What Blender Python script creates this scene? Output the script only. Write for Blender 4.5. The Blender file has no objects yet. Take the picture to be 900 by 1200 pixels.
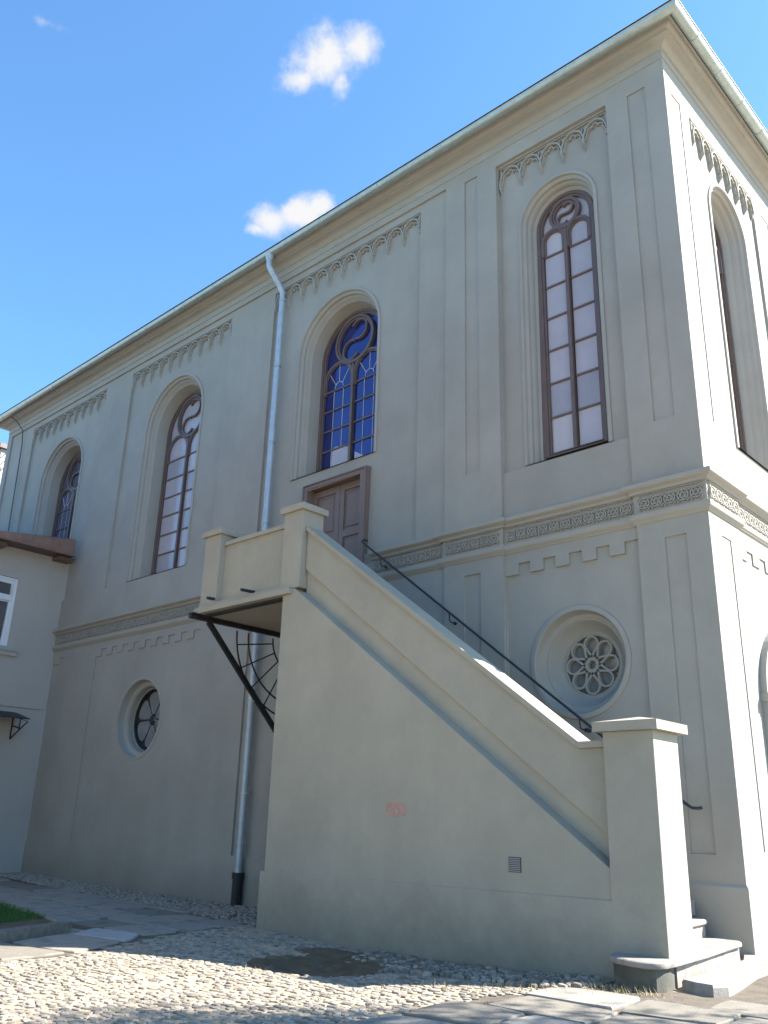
import bpy, bmesh, math, random
from mathutils import Vector, Matrix
from mathutils.geometry import tessellate_polygon
random.seed(7)
R = math.radians
sc = bpy.context.scene
ZO = 1.5                      # eye height above the yard: all z below are measured from the eye

# ------------------------------------------------------------------ camera
cam_d = bpy.data.cameras.new("camera")
cam = bpy.data.objects.new("camera", cam_d)
sc.collection.objects.link(cam)
sc.camera = cam
_yaw, _pit, _rol = -0.755116724, 0.342626805, 0.0292409273
cy, sy, cp, sp, cr, sr = math.cos(_yaw), math.sin(_yaw), math.cos(_pit), math.sin(_pit), math.cos(_rol), math.sin(_rol)
_f = Vector((sy*cp, cy*cp, sp)); _r = Vector((cy, -sy, 0)); _u = _r.cross(_f)
_r2 = _r*cr + _u*sr; _u2 = -_r*sr + _u*cr
mw = Matrix.Identity(4)
for i in range(3):
    mw[i][0] = _r2[i]; mw[i][1] = _u2[i]; mw[i][2] = -_f[i]
mw[2][3] = ZO
cam.matrix_world = mw
cam_d.sensor_fit = 'VERTICAL'; cam_d.sensor_height = 24; cam_d.sensor_width = 18
FOC = 1029.8                  # focal length in units of 1/1200 of the frame height
cam_d.lens = FOC/1200*24
cam_d.clip_start = 0.1; cam_d.clip_end = 3000

def in_frame(x, y, z, m=30):
    p = Vector((x, y, z)); d = p.dot(_f)
    if d < .3: return False
    X = 450+FOC*p.dot(_r2)/d; Y = 600-FOC*p.dot(_u2)/d
    return -m < X < 900+m and -m < Y < 1200+m

# ------------------------------------------------------------------ sun, sky, exposure
SUN = Vector((0.86, 0.86, 1.0)).normalized()
sun_d = bpy.data.lights.new("sun", 'SUN'); sun_d.energy = 5.0; sun_d.angle = R(0.5); sun_d.color = (1, .94, .84)
sun = bpy.data.objects.new("sun", sun_d); sc.collection.objects.link(sun)
sun.rotation_euler = SUN.to_track_quat('Z', 'Y').to_euler()
sun.location = (10, 20, 40)
w = bpy.data.worlds.new("World"); sc.world = w; w.use_nodes = True
nt = w.node_tree; nt.nodes.clear()
out = nt.nodes.new('ShaderNodeOutputWorld'); bg = nt.nodes.new('ShaderNodeBackground')
sky = nt.nodes.new('ShaderNodeTexSky'); sky.sky_type = 'NISHITA'; sky.sun_disc = False
sky.sun_elevation = math.asin(SUN.z); sky.sun_rotation = math.atan2(SUN.x, SUN.y)
sky.air_density = 1.0; sky.dust_density = 0.4; sky.ozone_density = 2.0
bg.inputs['Strength'].default_value = 0.088
def vray(px, py):
    return (_r2*(px-450)/FOC - _u2*(py-600)/FOC + _f).normalized()
def wm(op, a, b=None, c=None):
    n = nt.nodes.new('ShaderNodeMath'); n.operation = op
    for i, v in enumerate((a, b, c)):
        if v is None: continue
        if hasattr(v, 'links'): nt.links.new(v, n.inputs[i])
        else: n.inputs[i].default_value = v
    return n.outputs[0]
def wv(op, a, b):
    n = nt.nodes.new('ShaderNodeVectorMath'); n.operation = op
    nt.links.new(a, n.inputs[0])
    if hasattr(b, 'links'): nt.links.new(b, n.inputs[1])
    else: n.inputs[1].default_value = b
    return n
tc = nt.nodes.new('ShaderNodeTexCoord'); DIR = tc.outputs['Generated']
noi = nt.nodes.new('ShaderNodeTexNoise'); noi.inputs['Scale'].default_value = 34; noi.inputs['Detail'].default_value = 7; noi.inputs['Roughness'].default_value = .62
nt.links.new(DIR, noi.inputs['Vector'])
noi2 = nt.nodes.new('ShaderNodeTexNoise'); noi2.inputs['Scale'].default_value = 9; noi2.inputs['Detail'].default_value = 3
nt.links.new(DIR, noi2.inputs['Vector'])
mask = None
# small fair-weather clouds, each an elliptical puff about its own direction in the sky
for (px, py, a, b, rot, dens) in ((384, 70, 46, 30, 22, 1.0), (415, 52, 30, 22, 10, 1.0), (352, 92, 26, 15, 20, .9), (398, 92, 26, 14, 60, .7),
                            (318, 258, 28, 19, 0, 1.1), (352, 250, 34, 20, 14, 1.1), (372, 243, 22, 15, 20, 1.0), (302, 268, 20, 9, 0, .8), (62, 30, 14, 5, 0, .25)):
    d = vray(px, py)
    rt = Vector((d.y, -d.x, 0)).normalized(); up = rt.cross(d)
    c_, s_ = math.cos(R(rot)), math.sin(R(rot))
    e1 = rt*c_ + up*s_; e2 = -rt*s_ + up*c_
    k = FOC
    u = wv('DOT_PRODUCT', DIR, tuple(e1*(k/a))).outputs['Value']
    v = wv('DOT_PRODUCT', DIR, tuple(e2*(k/b))).outputs['Value']
    front = wm('GREATER_THAN', wv('DOT_PRODUCT', DIR, tuple(d)).outputs['Value'], .5)
    r2 = wm('ADD', wm('MULTIPLY', u, u), wm('MULTIPLY', v, v))
    m_ = wm('MULTIPLY', wm('MULTIPLY', wm('SUBTRACT', 1.25, wm('SQRT', r2)), dens), front)
    mask = m_ if mask is None else wm('MAXIMUM', mask, m_)
mk = wm('ADD', mask, wm('MULTIPLY', wm('SUBTRACT', noi.outputs['Fac'], .5), 1.9))
mk = wm('ADD', mk, wm('MULTIPLY', wm('SUBTRACT', noi2.outputs['Fac'], .5), .5))
mr = nt.nodes.new('ShaderNodeMapRange'); mr.interpolation_type = 'SMOOTHSTEP'
mr.inputs['From Min'].default_value = .05; mr.inputs['From Max'].default_value = 1.15
nt.links.new(mk, mr.inputs['Value'])
gate = nt.nodes.new('ShaderNodeMapRange'); gate.inputs['From Min'].default_value = -.3; gate.inputs['From Max'].default_value = .15
nt.links.new(mask, gate.inputs['Value'])
mk2 = wm('MULTIPLY', mr.outputs[0], gate.outputs[0])
mix = nt.nodes.new('ShaderNodeMix'); mix.data_type = 'RGBA'
nt.links.new(mk2, mix.inputs['Factor'])
tint = wv('MULTIPLY', sky.outputs[0], (.70, 1.02, 1.19)); nt.links.new(tint.outputs[0], mix.inputs['A']); mix.inputs['B'].default_value = (2.95, 2.95, 3.0, 1)
nt.links.new(mix.outputs['Result'], bg.inputs['Color'])
nt.links.new(bg.outputs[0], out.inputs[0])
sc.view_settings.view_transform = 'Standard'; sc.view_settings.look = 'None'
sc.view_settings.exposure = 1.86; sc.view_settings.gamma = 1
try: sc.view_settings.use_curve_mapping = False
except Exception: pass
try:
    sc.cycles.max_bounces = 8; sc.cycles.diffuse_bounces = 5
except Exception: pass

# ------------------------------------------------------------------ materials
def mat(name, col, rough=.85, metal=0, var=.12, vscale=1.2, bump=.0, bscale=60, col2=None, spec=.4, streak=0, blotch=None, dirt=0):
    m = bpy.data.materials.new(name); m.use_nodes = True; t = m.node_tree
    b = t.nodes['Principled BSDF']
    b.inputs['Roughness'].default_value = rough; b.inputs['Metallic'].default_value = metal
    b.inputs['Specular IOR Level'].default_value = spec
    geo = t.nodes.new('ShaderNodeNewGeometry')
    n = t.nodes.new('ShaderNodeTexNoise'); n.inputs['Scale'].default_value = vscale; n.inputs['Detail'].default_value = 8; n.inputs['Roughness'].default_value = .6
    t.links.new(geo.outputs['Position'], n.inputs['Vector'])
    r = t.nodes.new('ShaderNodeValToRGB')
    lo = tuple(c*(1-var) for c in col); hi = col2 if col2 else tuple(min(1, c*(1+var)) for c in col)
    r.color_ramp.elements[0].position = .3; r.color_ramp.elements[1].position = .7
    r.color_ramp.elements[0].color = (*lo, 1); r.color_ramp.elements[1].color = (*hi, 1)
    t.links.new(n.outputs['Fac'], r.inputs['Fac'])
    colout = r.outputs['Color']
    if streak:
        mp = t.nodes.new('ShaderNodeMapping'); mp.inputs['Scale'].default_value = (1.3, 1.3, .12)
        t.links.new(geo.outputs['Position'], mp.inputs['Vector'])
        n3 = t.nodes.new('ShaderNodeTexNoise'); n3.inputs['Scale'].default_value = 1.3; n3.inputs['Detail'].default_value = 6
        t.links.new(mp.outputs[0], n3.inputs['Vector'])
        r3 = t.nodes.new('ShaderNodeMapRange'); r3.inputs['From Min'].default_value = .35; r3.inputs['From Max'].default_value = .7
        r3.inputs['To Min'].default_value = 1-streak; r3.inputs['To Max'].default_value = 1+streak*.4
        t.links.new(n3.outputs['Fac'], r3.inputs['Value'])
        mx = t.nodes.new('ShaderNodeVectorMath'); mx.operation = 'SCALE'
        t.links.new(colout, mx.inputs[0]); t.links.new(r3.outputs[0], mx.inputs['Scale']); colout = mx.outputs[0]
    if dirt:        # splash dirt and old patches near the ground, ragged upper edge
        sp = t.nodes.new('ShaderNodeSeparateXYZ'); t.links.new(geo.outputs['Position'], sp.inputs[0])
        n5 = t.nodes.new('ShaderNodeTexNoise'); n5.inputs['Scale'].default_value = 2.2; n5.inputs['Detail'].default_value = 8; n5.inputs['Roughness'].default_value = .7
        t.links.new(geo.outputs['Position'], n5.inputs['Vector'])
        a5 = t.nodes.new('ShaderNodeMath'); a5.operation = 'MULTIPLY_ADD'; t.links.new(n5.outputs['Fac'], a5.inputs[0]); a5.inputs[1].default_value = -1.3; t.links.new(sp.outputs['Z'], a5.inputs[2])
        r5 = t.nodes.new('ShaderNodeMapRange'); r5.inputs['From Min'].default_value = -.75; r5.inputs['From Max'].default_value = .15
        r5.inputs['To Min'].default_value = 1-dirt*1.6; r5.inputs['To Max'].default_value = 1
        t.links.new(a5.outputs[0], r5.inputs['Value'])
        n6 = t.nodes.new('ShaderNodeTexNoise'); n6.inputs['Scale'].default_value = .9; n6.inputs['Detail'].default_value = 10; n6.inputs['Roughness'].default_value = .75
        t.links.new(geo.outputs['Position'], n6.inputs['Vector'])
        r6 = t.nodes.new('ShaderNodeMapRange'); r6.inputs['From Min'].default_value = .35; r6.inputs['From Max'].default_value = .65
        r6.inputs['To Min'].default_value = 1-dirt*.45; r6.inputs['To Max'].default_value = 1.02
        t.links.new(n6.outputs['Fac'], r6.inputs['Value'])
        p5 = t.nodes.new('ShaderNodeMath'); p5.operation = 'MULTIPLY'; t.links.new(r5.outputs[0], p5.inputs[0]); t.links.new(r6.outputs[0], p5.inputs[1])
        m5 = t.nodes.new('ShaderNodeVectorMath'); m5.operation = 'SCALE'; t.links.new(colout, m5.inputs[0]); t.links.new(p5.outputs[0], m5.inputs['Scale']); colout = m5.outputs[0]
    if blotch:
        n4 = t.nodes.new('ShaderNodeTexNoise'); n4.inputs['Scale'].default_value = blotch[1]; n4.inputs['Detail'].default_value = 6
        t.links.new(geo.outputs['Position'], n4.inputs['Vector'])
        r4 = t.nodes.new('ShaderNodeMapRange'); r4.inputs['From Min'].default_value = .52; r4.inputs['From Max'].default_value = .68
        t.links.new(n4.outputs['Fac'], r4.inputs['Value'])
        m4 = t.nodes.new('ShaderNodeMix'); m4.data_type = 'RGBA'
        t.links.new(r4.outputs[0], m4.inputs['Factor']); t.links.new(colout, m4.inputs['A']); m4.inputs['B'].default_value = (*blotch[0], 1)
        colout = m4.outputs['Result']
    t.links.new(colout, b.inputs['Base Color'])
    if bump:
        n2 = t.nodes.new('ShaderNodeTexNoise'); n2.inputs['Scale'].default_value = bscale; n2.inputs['Detail'].default_value = 5
        t.links.new(geo.outputs['Position'], n2.inputs['Vector'])
        bp = t.nodes.new('ShaderNodeBump'); bp.inputs['Strength'].default_value = bump; bp.inputs['Distance'].default_value = .01
        t.links.new(n2.outputs['Fac'], bp.inputs['Height']); t.links.new(bp.outputs[0], b.inputs['Normal'])
    return m
STUCCO = mat('grey_stucco', (.340, .332, .300), .92, var=.085, vscale=.55, bump=.3, bscale=90, streak=.035, dirt=.16)
TRIM = mat('grey_stucco_trim', (.335, .328, .298), .9, var=.05, vscale=2, bump=.15, bscale=90)
STAIRWALL = mat('beige_stucco', (.37, .347, .287), .92, var=.085, vscale=.6, bump=.35, bscale=70, streak=.04, dirt=.22)
HOUSEWALL = mat('pale_render', (.43, .40, .365), .92, var=.05, vscale=.8, bump=.2, bscale=70, streak=.02)
BROWN = mat('brown_painted_wood', (.135, .098, .088), .45, var=.12, vscale=6, bump=.05)
DOORM = mat('mauve_brown_wood', (.19, .14, .122), .5, var=.08, vscale=5, bump=.05)
CURTAIN = mat('curtained_glass', (.40, .375, .41), .12, var=.1, vscale=1.1, spec=.6)
CURT2 = mat('curtained_glass_dull', (.33, .315, .35), .14, var=.12, vscale=1.4, spec=.6)
CURT3 = mat('curtained_glass_bright', (.46, .43, .45), .12, var=.1, vscale=2, spec=.6)
CURTS = [CURTAIN, CURT2, CURT3, CURTAIN]
SKYTINTGLASS = mat('sky_tinted_glass', (.018, .03, .17), .06, metal=.4, var=.2, vscale=1.5, spec=.9)  # blue of the reflected sky is put into the base colour
DULLGLASS = mat('mauve_grey_glass', (.11, .10, .15), .12, metal=.2, var=.4, vscale=3, spec=.7)
HGLASS = mat('house_window_glass', (.10, .10, .105), .08, var=.3, vscale=2, spec=.8)
GREYGLASS = mat('grey_glass', (.20, .21, .22), .15, var=.25, vscale=4, spec=.6)
DARK = mat('dark_glass', (.03, .03, .035), .1, var=.2, spec=.6)
LEAD = mat('leaded_line', (.50, .52, .58), .5, var=.05)
WHITE = mat('white_plastic', (.72, .74, .77), .35, var=.03)
ZINC = mat('zinc_sheet', (.40, .47, .46), .42, metal=.5, var=.12, vscale=5, bump=.03, bscale=30)
ZINCPIPE = mat('galvanised_pipe', (.42, .49, .56), .5, metal=.35, var=.12, vscale=7, bump=.03, bscale=40)
BLACKMETAL = mat('black_iron', (.022, .022, .024), .5, var=.2, vscale=9, bump=.1)
DARKPIPE = mat('black_cast_iron', (.03, .03, .03), .6, var=.3, vscale=9, bump=.1)
STEEL = mat('grey_rail', (.045, .048, .052), .5, metal=.3, var=.1)
COPPER = mat('weathered_copper', (.30, .185, .145), .5, metal=.45, var=.2, vscale=5, bump=.05, bscale=20)
ROOF = mat('roof_sheet', (.13, .10, .095), .5, metal=.3, var=.15)
STEP = mat('step_stone', (.29, .26, .235), .85, var=.14, vscale=5, bump=.4, bscale=60, blotch=((.20, .185, .165), 7))
DRUM = mat('dark_step_stone', (.10, .098, .083), .9, var=.2, vscale=5, bump=.5, bscale=50, blotch=((.15, .155, .13), 6))  # darker, blotched tone of stone for the rounded drum
FLAG = [mat('flagstone_%s' % n, c, .85, var=.16, vscale=3, bump=.5, bscale=35, blotch=(tuple(v*.62 for v in c), 3)) for n, c in
        (('grey', (.29, .265, .235)), ('warm', (.33, .28, .235)), ('pale', (.40, .385, .38)), ('dun', (.21, .19, .16)))]
COB = [mat('cobble_%s' % n, c, .85, var=.3, vscale=14, bump=.8, bscale=55) for n, c in
       (('grey', (.26, .23, .195)), ('dark', (.18, .16, .135)), ('pale', (.34, .30, .25)), ('ochre', (.33, .275, .205)))]
SAND = mat('sandy_ground', (.40, .32, .235), .95, var=.25, vscale=6, bump=1, bscale=60, blotch=((.24, .195, .145), 4))
SOIL = mat('bare_soil', (.12, .088, .055), .98, var=.35, vscale=5, bump=1, bscale=30)
MORTAR = mat('dirty_mortar', (.12, .10, .078), .95, var=.25, vscale=6, bump=.8, bscale=50)
GRASS = mat('grass_blades', (.05, .12, .02), .7, var=.35, vscale=8)
DRYGRASS = mat('dry_grass', (.34, .28, .15), .8, var=.3, vscale=12)
LEAF = mat('leaf', (.06, .11, .03), .6, var=.3, vscale=3)
BARK = mat('bark', (.13, .10, .075), .9, var=.3, vscale=8, bump=.8, bscale=20)
PINK = mat('pink_patch', (.42, .27, .225), .9, var=.15, vscale=16, bump=.4, blotch=((.44, .36, .30), 18))
GREYMETAL = mat('grey_vent', (.25, .26, .26), .6, var=.1)

# ------------------------------------------------------------------ mesh helpers
class MB:
    def __init__(s): s.v = []; s.f = []
    def vert(s, p): s.v.append(tuple(p)); return len(s.v)-1
    def face(s, pts):
        s.f.append([s.vert(p) for p in pts])
    def box(s, x0, x1, y0, y1, z0, z1):
        b = len(s.v)
        for z in (z0, z1):
            for x, y in ((x0, y0), (x1, y0), (x1, y1), (x0, y1)): s.v.append((x, y, z))
        for q in ((0, 3, 2, 1), (4, 5, 6, 7), (0, 1, 5, 4), (1, 2, 6, 5), (2, 3, 7, 6), (3, 0, 4, 7)): s.f.append([b+i for i in q])
    def fbox(s, P, u0, u1, d0, d1, z0, z1):
        b = len(s.v)
        for z in (z0, z1):
            for u, d in ((u0, d0), (u1, d0), (u1, d1), (u0, d1)): s.v.append(tuple(P(u, d, z)))
        for q in ((0, 3, 2, 1), (4, 5, 6, 7), (0, 1, 5, 4), (1, 2, 6, 5), (2, 3, 7, 6), (3, 0, 4, 7)): s.f.append([b+i for i in q])
    def prism(s, a, b):
        """solid between two matching loops"""
        n = len(a); k = len(s.v)
        s.v += [tuple(p) for p in a] + [tuple(p) for p in b]
        s.f.append([k+i for i in range(n)][::-1]); s.f.append([k+n+i for i in range(n)])
        for i in range(n):
            j = (i+1) % n; s.f.append([k+i, k+j, k+n+j, k+n+i])
    def xz(s, poly, y0, y1): s.prism([(x, y0, z) for x, z in poly], [(x, y1, z) for x, z in poly])
    def xy(s, poly, z0, z1): s.prism([(x, y, z0) for x, y in poly], [(x, y, z1) for x, y in poly])
    def loft(s, loops, closed=True):
        k = len(s.v); n = len(loops[0])
        for l in loops: s.v += [tuple(p) for p in l]
        for i in range(len(loops)-1):
            for j in range(n if closed else n-1):
                j2 = (j+1) % n
                s.f.append([k+i*n+j, k+i*n+j2, k+(i+1)*n+j2, k+(i+1)*n+j])
    def holed(s, P, outer, holes, d):
        """flat polygon with holes on the plane at depth d"""
        loops = [[Vector((u, z, 0)) for u, z in l] for l in [outer]+holes]
        flat = [p for l in loops for p in l]
        k = len(s.v); s.v += [tuple(P(p.x, d, p.y)) for p in flat]
        for t in tessellate_polygon(loops): s.f.append([k+i for i in t])
    def ribbon(s, P, pts, w, d0, d1, closed=False):
        """bar of width w following pts=(u,z), from depth d0 (back) to d1 (front)"""
        n = len(pts); L = []; Rr = []
        for i in range(n):
            a = pts[(i-1) % n] if (closed or i > 0) else pts[i]
            c = pts[(i+1) % n] if (closed or i < n-1) else pts[i]
            tx, tz = c[0]-a[0], c[1]-a[1]; l = math.hypot(tx, tz) or 1
            nx, nz = -tz/l, tx/l
            k = 1
            if closed or 0 < i < n-1:
                b = pts[i]; t1 = (b[0]-a[0], b[1]-a[1]); l1 = math.hypot(*t1) or 1
                cs = (-t1[1]/l1)*nx + (t1[0]/l1)*nz; k = min(2.2, 1/max(.3, abs(cs)))
            L.append((pts[i][0]+nx*w/2*k, pts[i][1]+nz*w/2*k)); Rr.append((pts[i][0]-nx*w/2*k, pts[i][1]-nz*w/2*k))
        loops = []
        for i in range(n):
            loops.append([P(L[i][0], d0, L[i][1]), P(L[i][0], d1, L[i][1]), P(Rr[i][0], d1, Rr[i][1]), P(Rr[i][0], d0, Rr[i][1])])
        if closed: loops.append(loops[0])
        s.loft(loops)
        if not closed:
            s.face(loops[0]); s.face(loops[-1])
    def tube(s, pts, r, n=8, caps=True):
        pts = [Vector(p) for p in pts]; loops = []
        rr = r if isinstance(r, (list, tuple)) else [r]*len(pts)
        t0 = (pts[1]-pts[0]).normalized()
        ref = Vector((0, 0, 1)) if abs(t0.z) < .9 else Vector((1, 0, 0))
        a = t0.cross(ref).normalized()
        for i, p in enumerate(pts):
            t = (pts[min(i+1, len(pts)-1)]-pts[max(i-1, 0)]).normalized()
            a = (a - t*a.dot(t)).normalized(); b = t.cross(a)
            loops.append([p + (a*math.cos(2*math.pi*k/n) + b*math.sin(2*math.pi*k/n))*rr[i] for k in range(n)])
        s.loft(loops)
        if caps: s.face(loops[0][::-1]); s.face(loops[-1])
    def build(s, name, m, parent=None, smooth=False, bevel=0, kind=None, label=None, weld=False):
        bx, by, bz = (0, 0, 0)
        if parent is not None: bx, by, bz = WORLD[parent.name]
        else:
            xs = [p[0] for p in s.v]; ys = [p[1] for p in s.v]; zs = [p[2] for p in s.v]
            bx, by, bz = (min(xs)+max(xs))/2, (min(ys)+max(ys))/2, min(zs)+ZO
        me = bpy.data.meshes.new(name)
        me.from_pydata([(x-bx, y-by, z+ZO-bz) for x, y, z in s.v], [], s.f)
        me.materials.append(m)
        bm = bmesh.new(); bm.from_mesh(me)
        if weld: bmesh.ops.remove_doubles(bm, verts=bm.verts, dist=.0005)
        bmesh.ops.recalc_face_normals(bm, faces=bm.faces)
        bm.to_mesh(me); bm.free()
        if smooth:
            me.polygons.foreach_set('use_smooth', [True]*len(me.polygons))
            try: me.set_sharp_from_angle(angle=R(38))
            except Exception: pass
        o = bpy.data.objects.new(name, me); sc.collection.objects.link(o)
        if parent is not None: o.parent = parent; WORLD[o.name] = (bx, by, bz)
        else: o.location = (bx, by, bz); WORLD[o.name] = (bx, by, bz)
        if bevel:
            md = o.modifiers.new('bevel', 'BEVEL'); md.width = bevel; md.segments = 2; md.limit_method = 'ANGLE'; md.angle_limit = R(40)
        if kind: o['kind'] = kind
        if label: o['label'] = label
        return o
WORLD = {}
def thing(name, label, cat, base, group=None):
    o = bpy.data.objects.new(name, None); sc.collection.objects.link(o)
    o.location = (base[0], base[1], base[2]+ZO); WORLD[o.name] = (base[0], base[1], base[2]+ZO)
    o['label'] = label; o['category'] = cat
    if group: o['group'] = group
    return o
def inst(o_mesh, name, parent, loc, rotz=0, scale=None, m=None, label=None):
    """a child that shares mesh data; loc in eye coordinates"""
    o = bpy.data.objects.new(name, o_mesh); sc.collection.objects.link(o)
    b = WORLD[parent.name]; o.parent = parent
    o.location = (loc[0]-b[0], loc[1]-b[1], loc[2]+ZO-b[2]); o.rotation_euler = (0, 0, rotz)
    if scale: o.scale = scale
    if label: o['label'] = label
    return o
def mesh_only(mb, name, m, smooth=False):
    me = bpy.data.meshes.new(name); me.from_pydata(mb.v, [], mb.f); me.materials.append(m)
    bm = bmesh.new(); bm.from_mesh(me); bmesh.ops.recalc_face_normals(bm, faces=bm.faces); bm.to_mesh(me); bm.free()
    if smooth: me.polygons.foreach_set('use_smooth', [True]*len(me.polygons))
    return me

YF, XS = 12.0, -4.8
PF = lambda u, d, z: (u, YF-d, z)           # long facade, d outward
PS = lambda u, d, z: (XS+d, u, z)           # sunlit end facade
PL = lambda u, d, z: (u, -d, z)             # local frame for shared pieces
def arc(cx, cz, r, a0, a1, n): return [(cx+r*math.cos(R(a0+(a1-a0)*i/n)), cz+r*math.sin(R(a0+(a1-a0)*i/n))) for i in range(n+1)]
def arch(cx, h, z0, zs, n=28): return [(cx-h, z0)] + arc(cx, zs, h, 180, 0, n) + [(cx+h, z0)]
def circ(cx, cz, r, n=40): return arc(cx, cz, r, 0, 360, n)[:-1]
def rect(u0, u1, z0, z1): return [(u0, z0), (u1, z0), (u1, z1), (u0, z1)]

def region(mb, P, poly, d, children=(), holes=()):
    """face at depth d with sunk child regions (poly, depth, children, holes) and openings"""
    mb.holed(P, poly, [list(c[0]) for c in children] + [list(h) for h in holes], d)
    for c in children:
        cp_, cd = c[0], c[1]
        mb.loft([[P(u, d, z) for u, z in cp_], [P(u, cd, z) for u, z in cp_]])
        region(mb, P, cp_, cd, c[2] if len(c) > 2 else (), c[3] if len(c) > 3 else ())

def stepped(u0, u1, zb, lo=4.08, hi=4.27, pitch=.54):
    """field whose top edge is a run of little battlements"""
    n = max(1, round((u1-u0)/pitch)); p = (u1-u0)/n
    top = []
    for i in range(n):
        a = u0+i*p
        top += [(a, lo), (a+p*.52, lo), (a+p*.52, hi), (a+p, hi)]
    # drop back down at the end of each merlon
    return [(u0, zb), (u1, zb)] + top[::-1]

def sweep_plan(mb, plan, prof):
    """profile (offset outward, z) swept along a right-angled plan polyline [(x,y)]"""
    n = len(plan); nor = []
    for i in range(n-1):
        dx, dy = plan[i+1][0]-plan[i][0], plan[i+1][1]-plan[i][1]; l = math.hypot(dx, dy)
        nor.append((dy/l, -dx/l))
    loops = []
    for i in range(n):
        if i == 0: ox, oy = nor[0]
        elif i == n-1: ox, oy = nor[-1]
        else:
            a, b = nor[i-1], nor[i]
            if abs(a[0]*b[0]+a[1]*b[1]) > .99: ox, oy = a
            else: ox, oy = a[0]+b[0], a[1]+b[1]
        loops.append([(plan[i][0]+ox*d, plan[i][1]+oy*d, z) for d, z in prof])
    mb.loft(loops, closed=False)
    mb.face(loops[0]); mb.face(loops[-1])

# ================================================================== HALL BUILDING
hall = thing('hall_building', 'tall grey stuccoed hall with arched windows, star frieze and zinc gutter', 'building', (-17.5, 12.0, -1.5))
XE, YE = -30.2, 27.0
W1, W2, W3, W4 = -7.17, -13.02, -19.55, -25.85
tall = [  # centre, half width at face, glazing half width, sill, spring, glazing depth, rows, kind
    (PF, W1, .79, .62, 6.05, 11.03, .34, 7, 'curtain', -.15),
    (PF, W2, 1.28, 1.06, 7.33, 10.45, .58, 5, 'blue', -.12),
    (PF, W3, 1.32, 1.07, 6.02, 10.45, .60, 7, 'curtain', -.12),
    (PF, W4, 1.32, 1.07, 6.05, 10.35, .60, 6, 'dull', -.12),
    (PS, 14.43, .80, .60, 6.02, 10.85, .42, 7, 'curtain', -.05),
    (PS, 20.6, .80, .60, 6.02, 10.85, .42, 7, 'curtain', -.05)]
RW1, RW2 = (-7.10, 2.50), (-19.47, 2.33)
DOOR = (-13.66, -11.98, 3.74, 6.90)
holeA = {i: arch(t[1], t[2], t[4], t[5]) for i, t in enumerate(tall)}
wall = MB()
DB, DF = -.05, -.10
DU = -.12       # upper window fields
front = [
    (rect(-5.52, -5.17, 6.12, 12.66), -.03), (rect(-9.25, -8.92, 6.15, 12.78), -.03),
    (rect(-8.45, -5.95, 4.60, 12.74), DB-.02, [(rect(-8.44, -5.97, 6.0, 12.70), -.15, [], [holeA[0]])]),
    (rect(-29.9, -9.75, -2.1, 12.90), DB, [
        ([(-15.36, 4.9), (DOOR[0]-.14, 4.9), (DOOR[0]-.14, 7.04), (DOOR[1]+.14, 7.04), (DOOR[1]+.14, 4.9), (-10.5, 4.9), (-10.5, 12.72), (-15.36, 12.72)], DU, [], [holeA[1]]),
        (rect(-21.95, -17.13, 5.98, 12.72), DU, [], [holeA[2]]),
        (rect(-28.25, -23.45, 5.98, 12.72), DU, [], [holeA[3]]),
        (rect(-15.36, -13.95, -.66, 4.14), DF), (stepped(-21.9, -17.2, -.64), DB-.03, [], [circ(*RW2, .93)]), (stepped(-28.2, -23.65, -.64), DB-.03)],
        [rect(*DOOR)]),
    (rect(-8.45, -5.93, -2.1, 4.50), DB, [(stepped(-8.43, -5.95, -.58), DF, [], [circ(*RW1, .80)])]),
    (rect(-9.29, -8.93, -.2, 4.22), -.03), (rect(-5.50, -5.16, -.24, 4.19), -.03)]
region(wall, PF, rect(XE, XS, -2.2, 13.3), 0, front)
side = [
    (rect(12.25, 12.60, 6.1, 12.45), -.014), (rect(12.42, 12.75, -.2, 4.19), -.014), (rect(16.35, 16.75, 6.1, 12.3), -.014), (rect(16.2, 16.6, -.2, 4.19), -.014),
    (rect(12.96, 15.92, 4.60, 12.44), -.028, [(rect(12.98, 15.90, 5.9, 12.40), -.05, [], [holeA[4]])]),
    (rect(17.3, 23.9, 4.6, 12.44), -.028, [(rect(18.9, 22.3, 5.9, 12.40), -.05, [], [holeA[5]])]),
    (rect(13.12, 15.75, 3.15, 4.50), -.028, [(stepped(13.14, 15.73, 3.3, 4.02, 4.2), -.05)])]
region(wall, PS, rect(YF, YE, -2.2, 13.3), 0, side, [arch(14.43, .92, -2.0, 1.95)])
wall.face([(XE, YF, -2.2), (XE, YE, -2.2), (XE, YE, 13.3), (XE, YF, 13.3)])
wall.face([(XE, YE, -2.2), (XS, YE, -2.2), (XS, YE, 13.3), (XE, YE, 13.3)])
wall.build('wall', STUCCO, hall)
pl = MB(); sweep_plan(pl, [(-5.92, YF), (XS, YF), (XS, 13.3)], [(0, -2.2), (.035, -2.2), (.035, -.62), (.0, -.58)]); pl.build('plinth', TRIM, hall)

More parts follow.
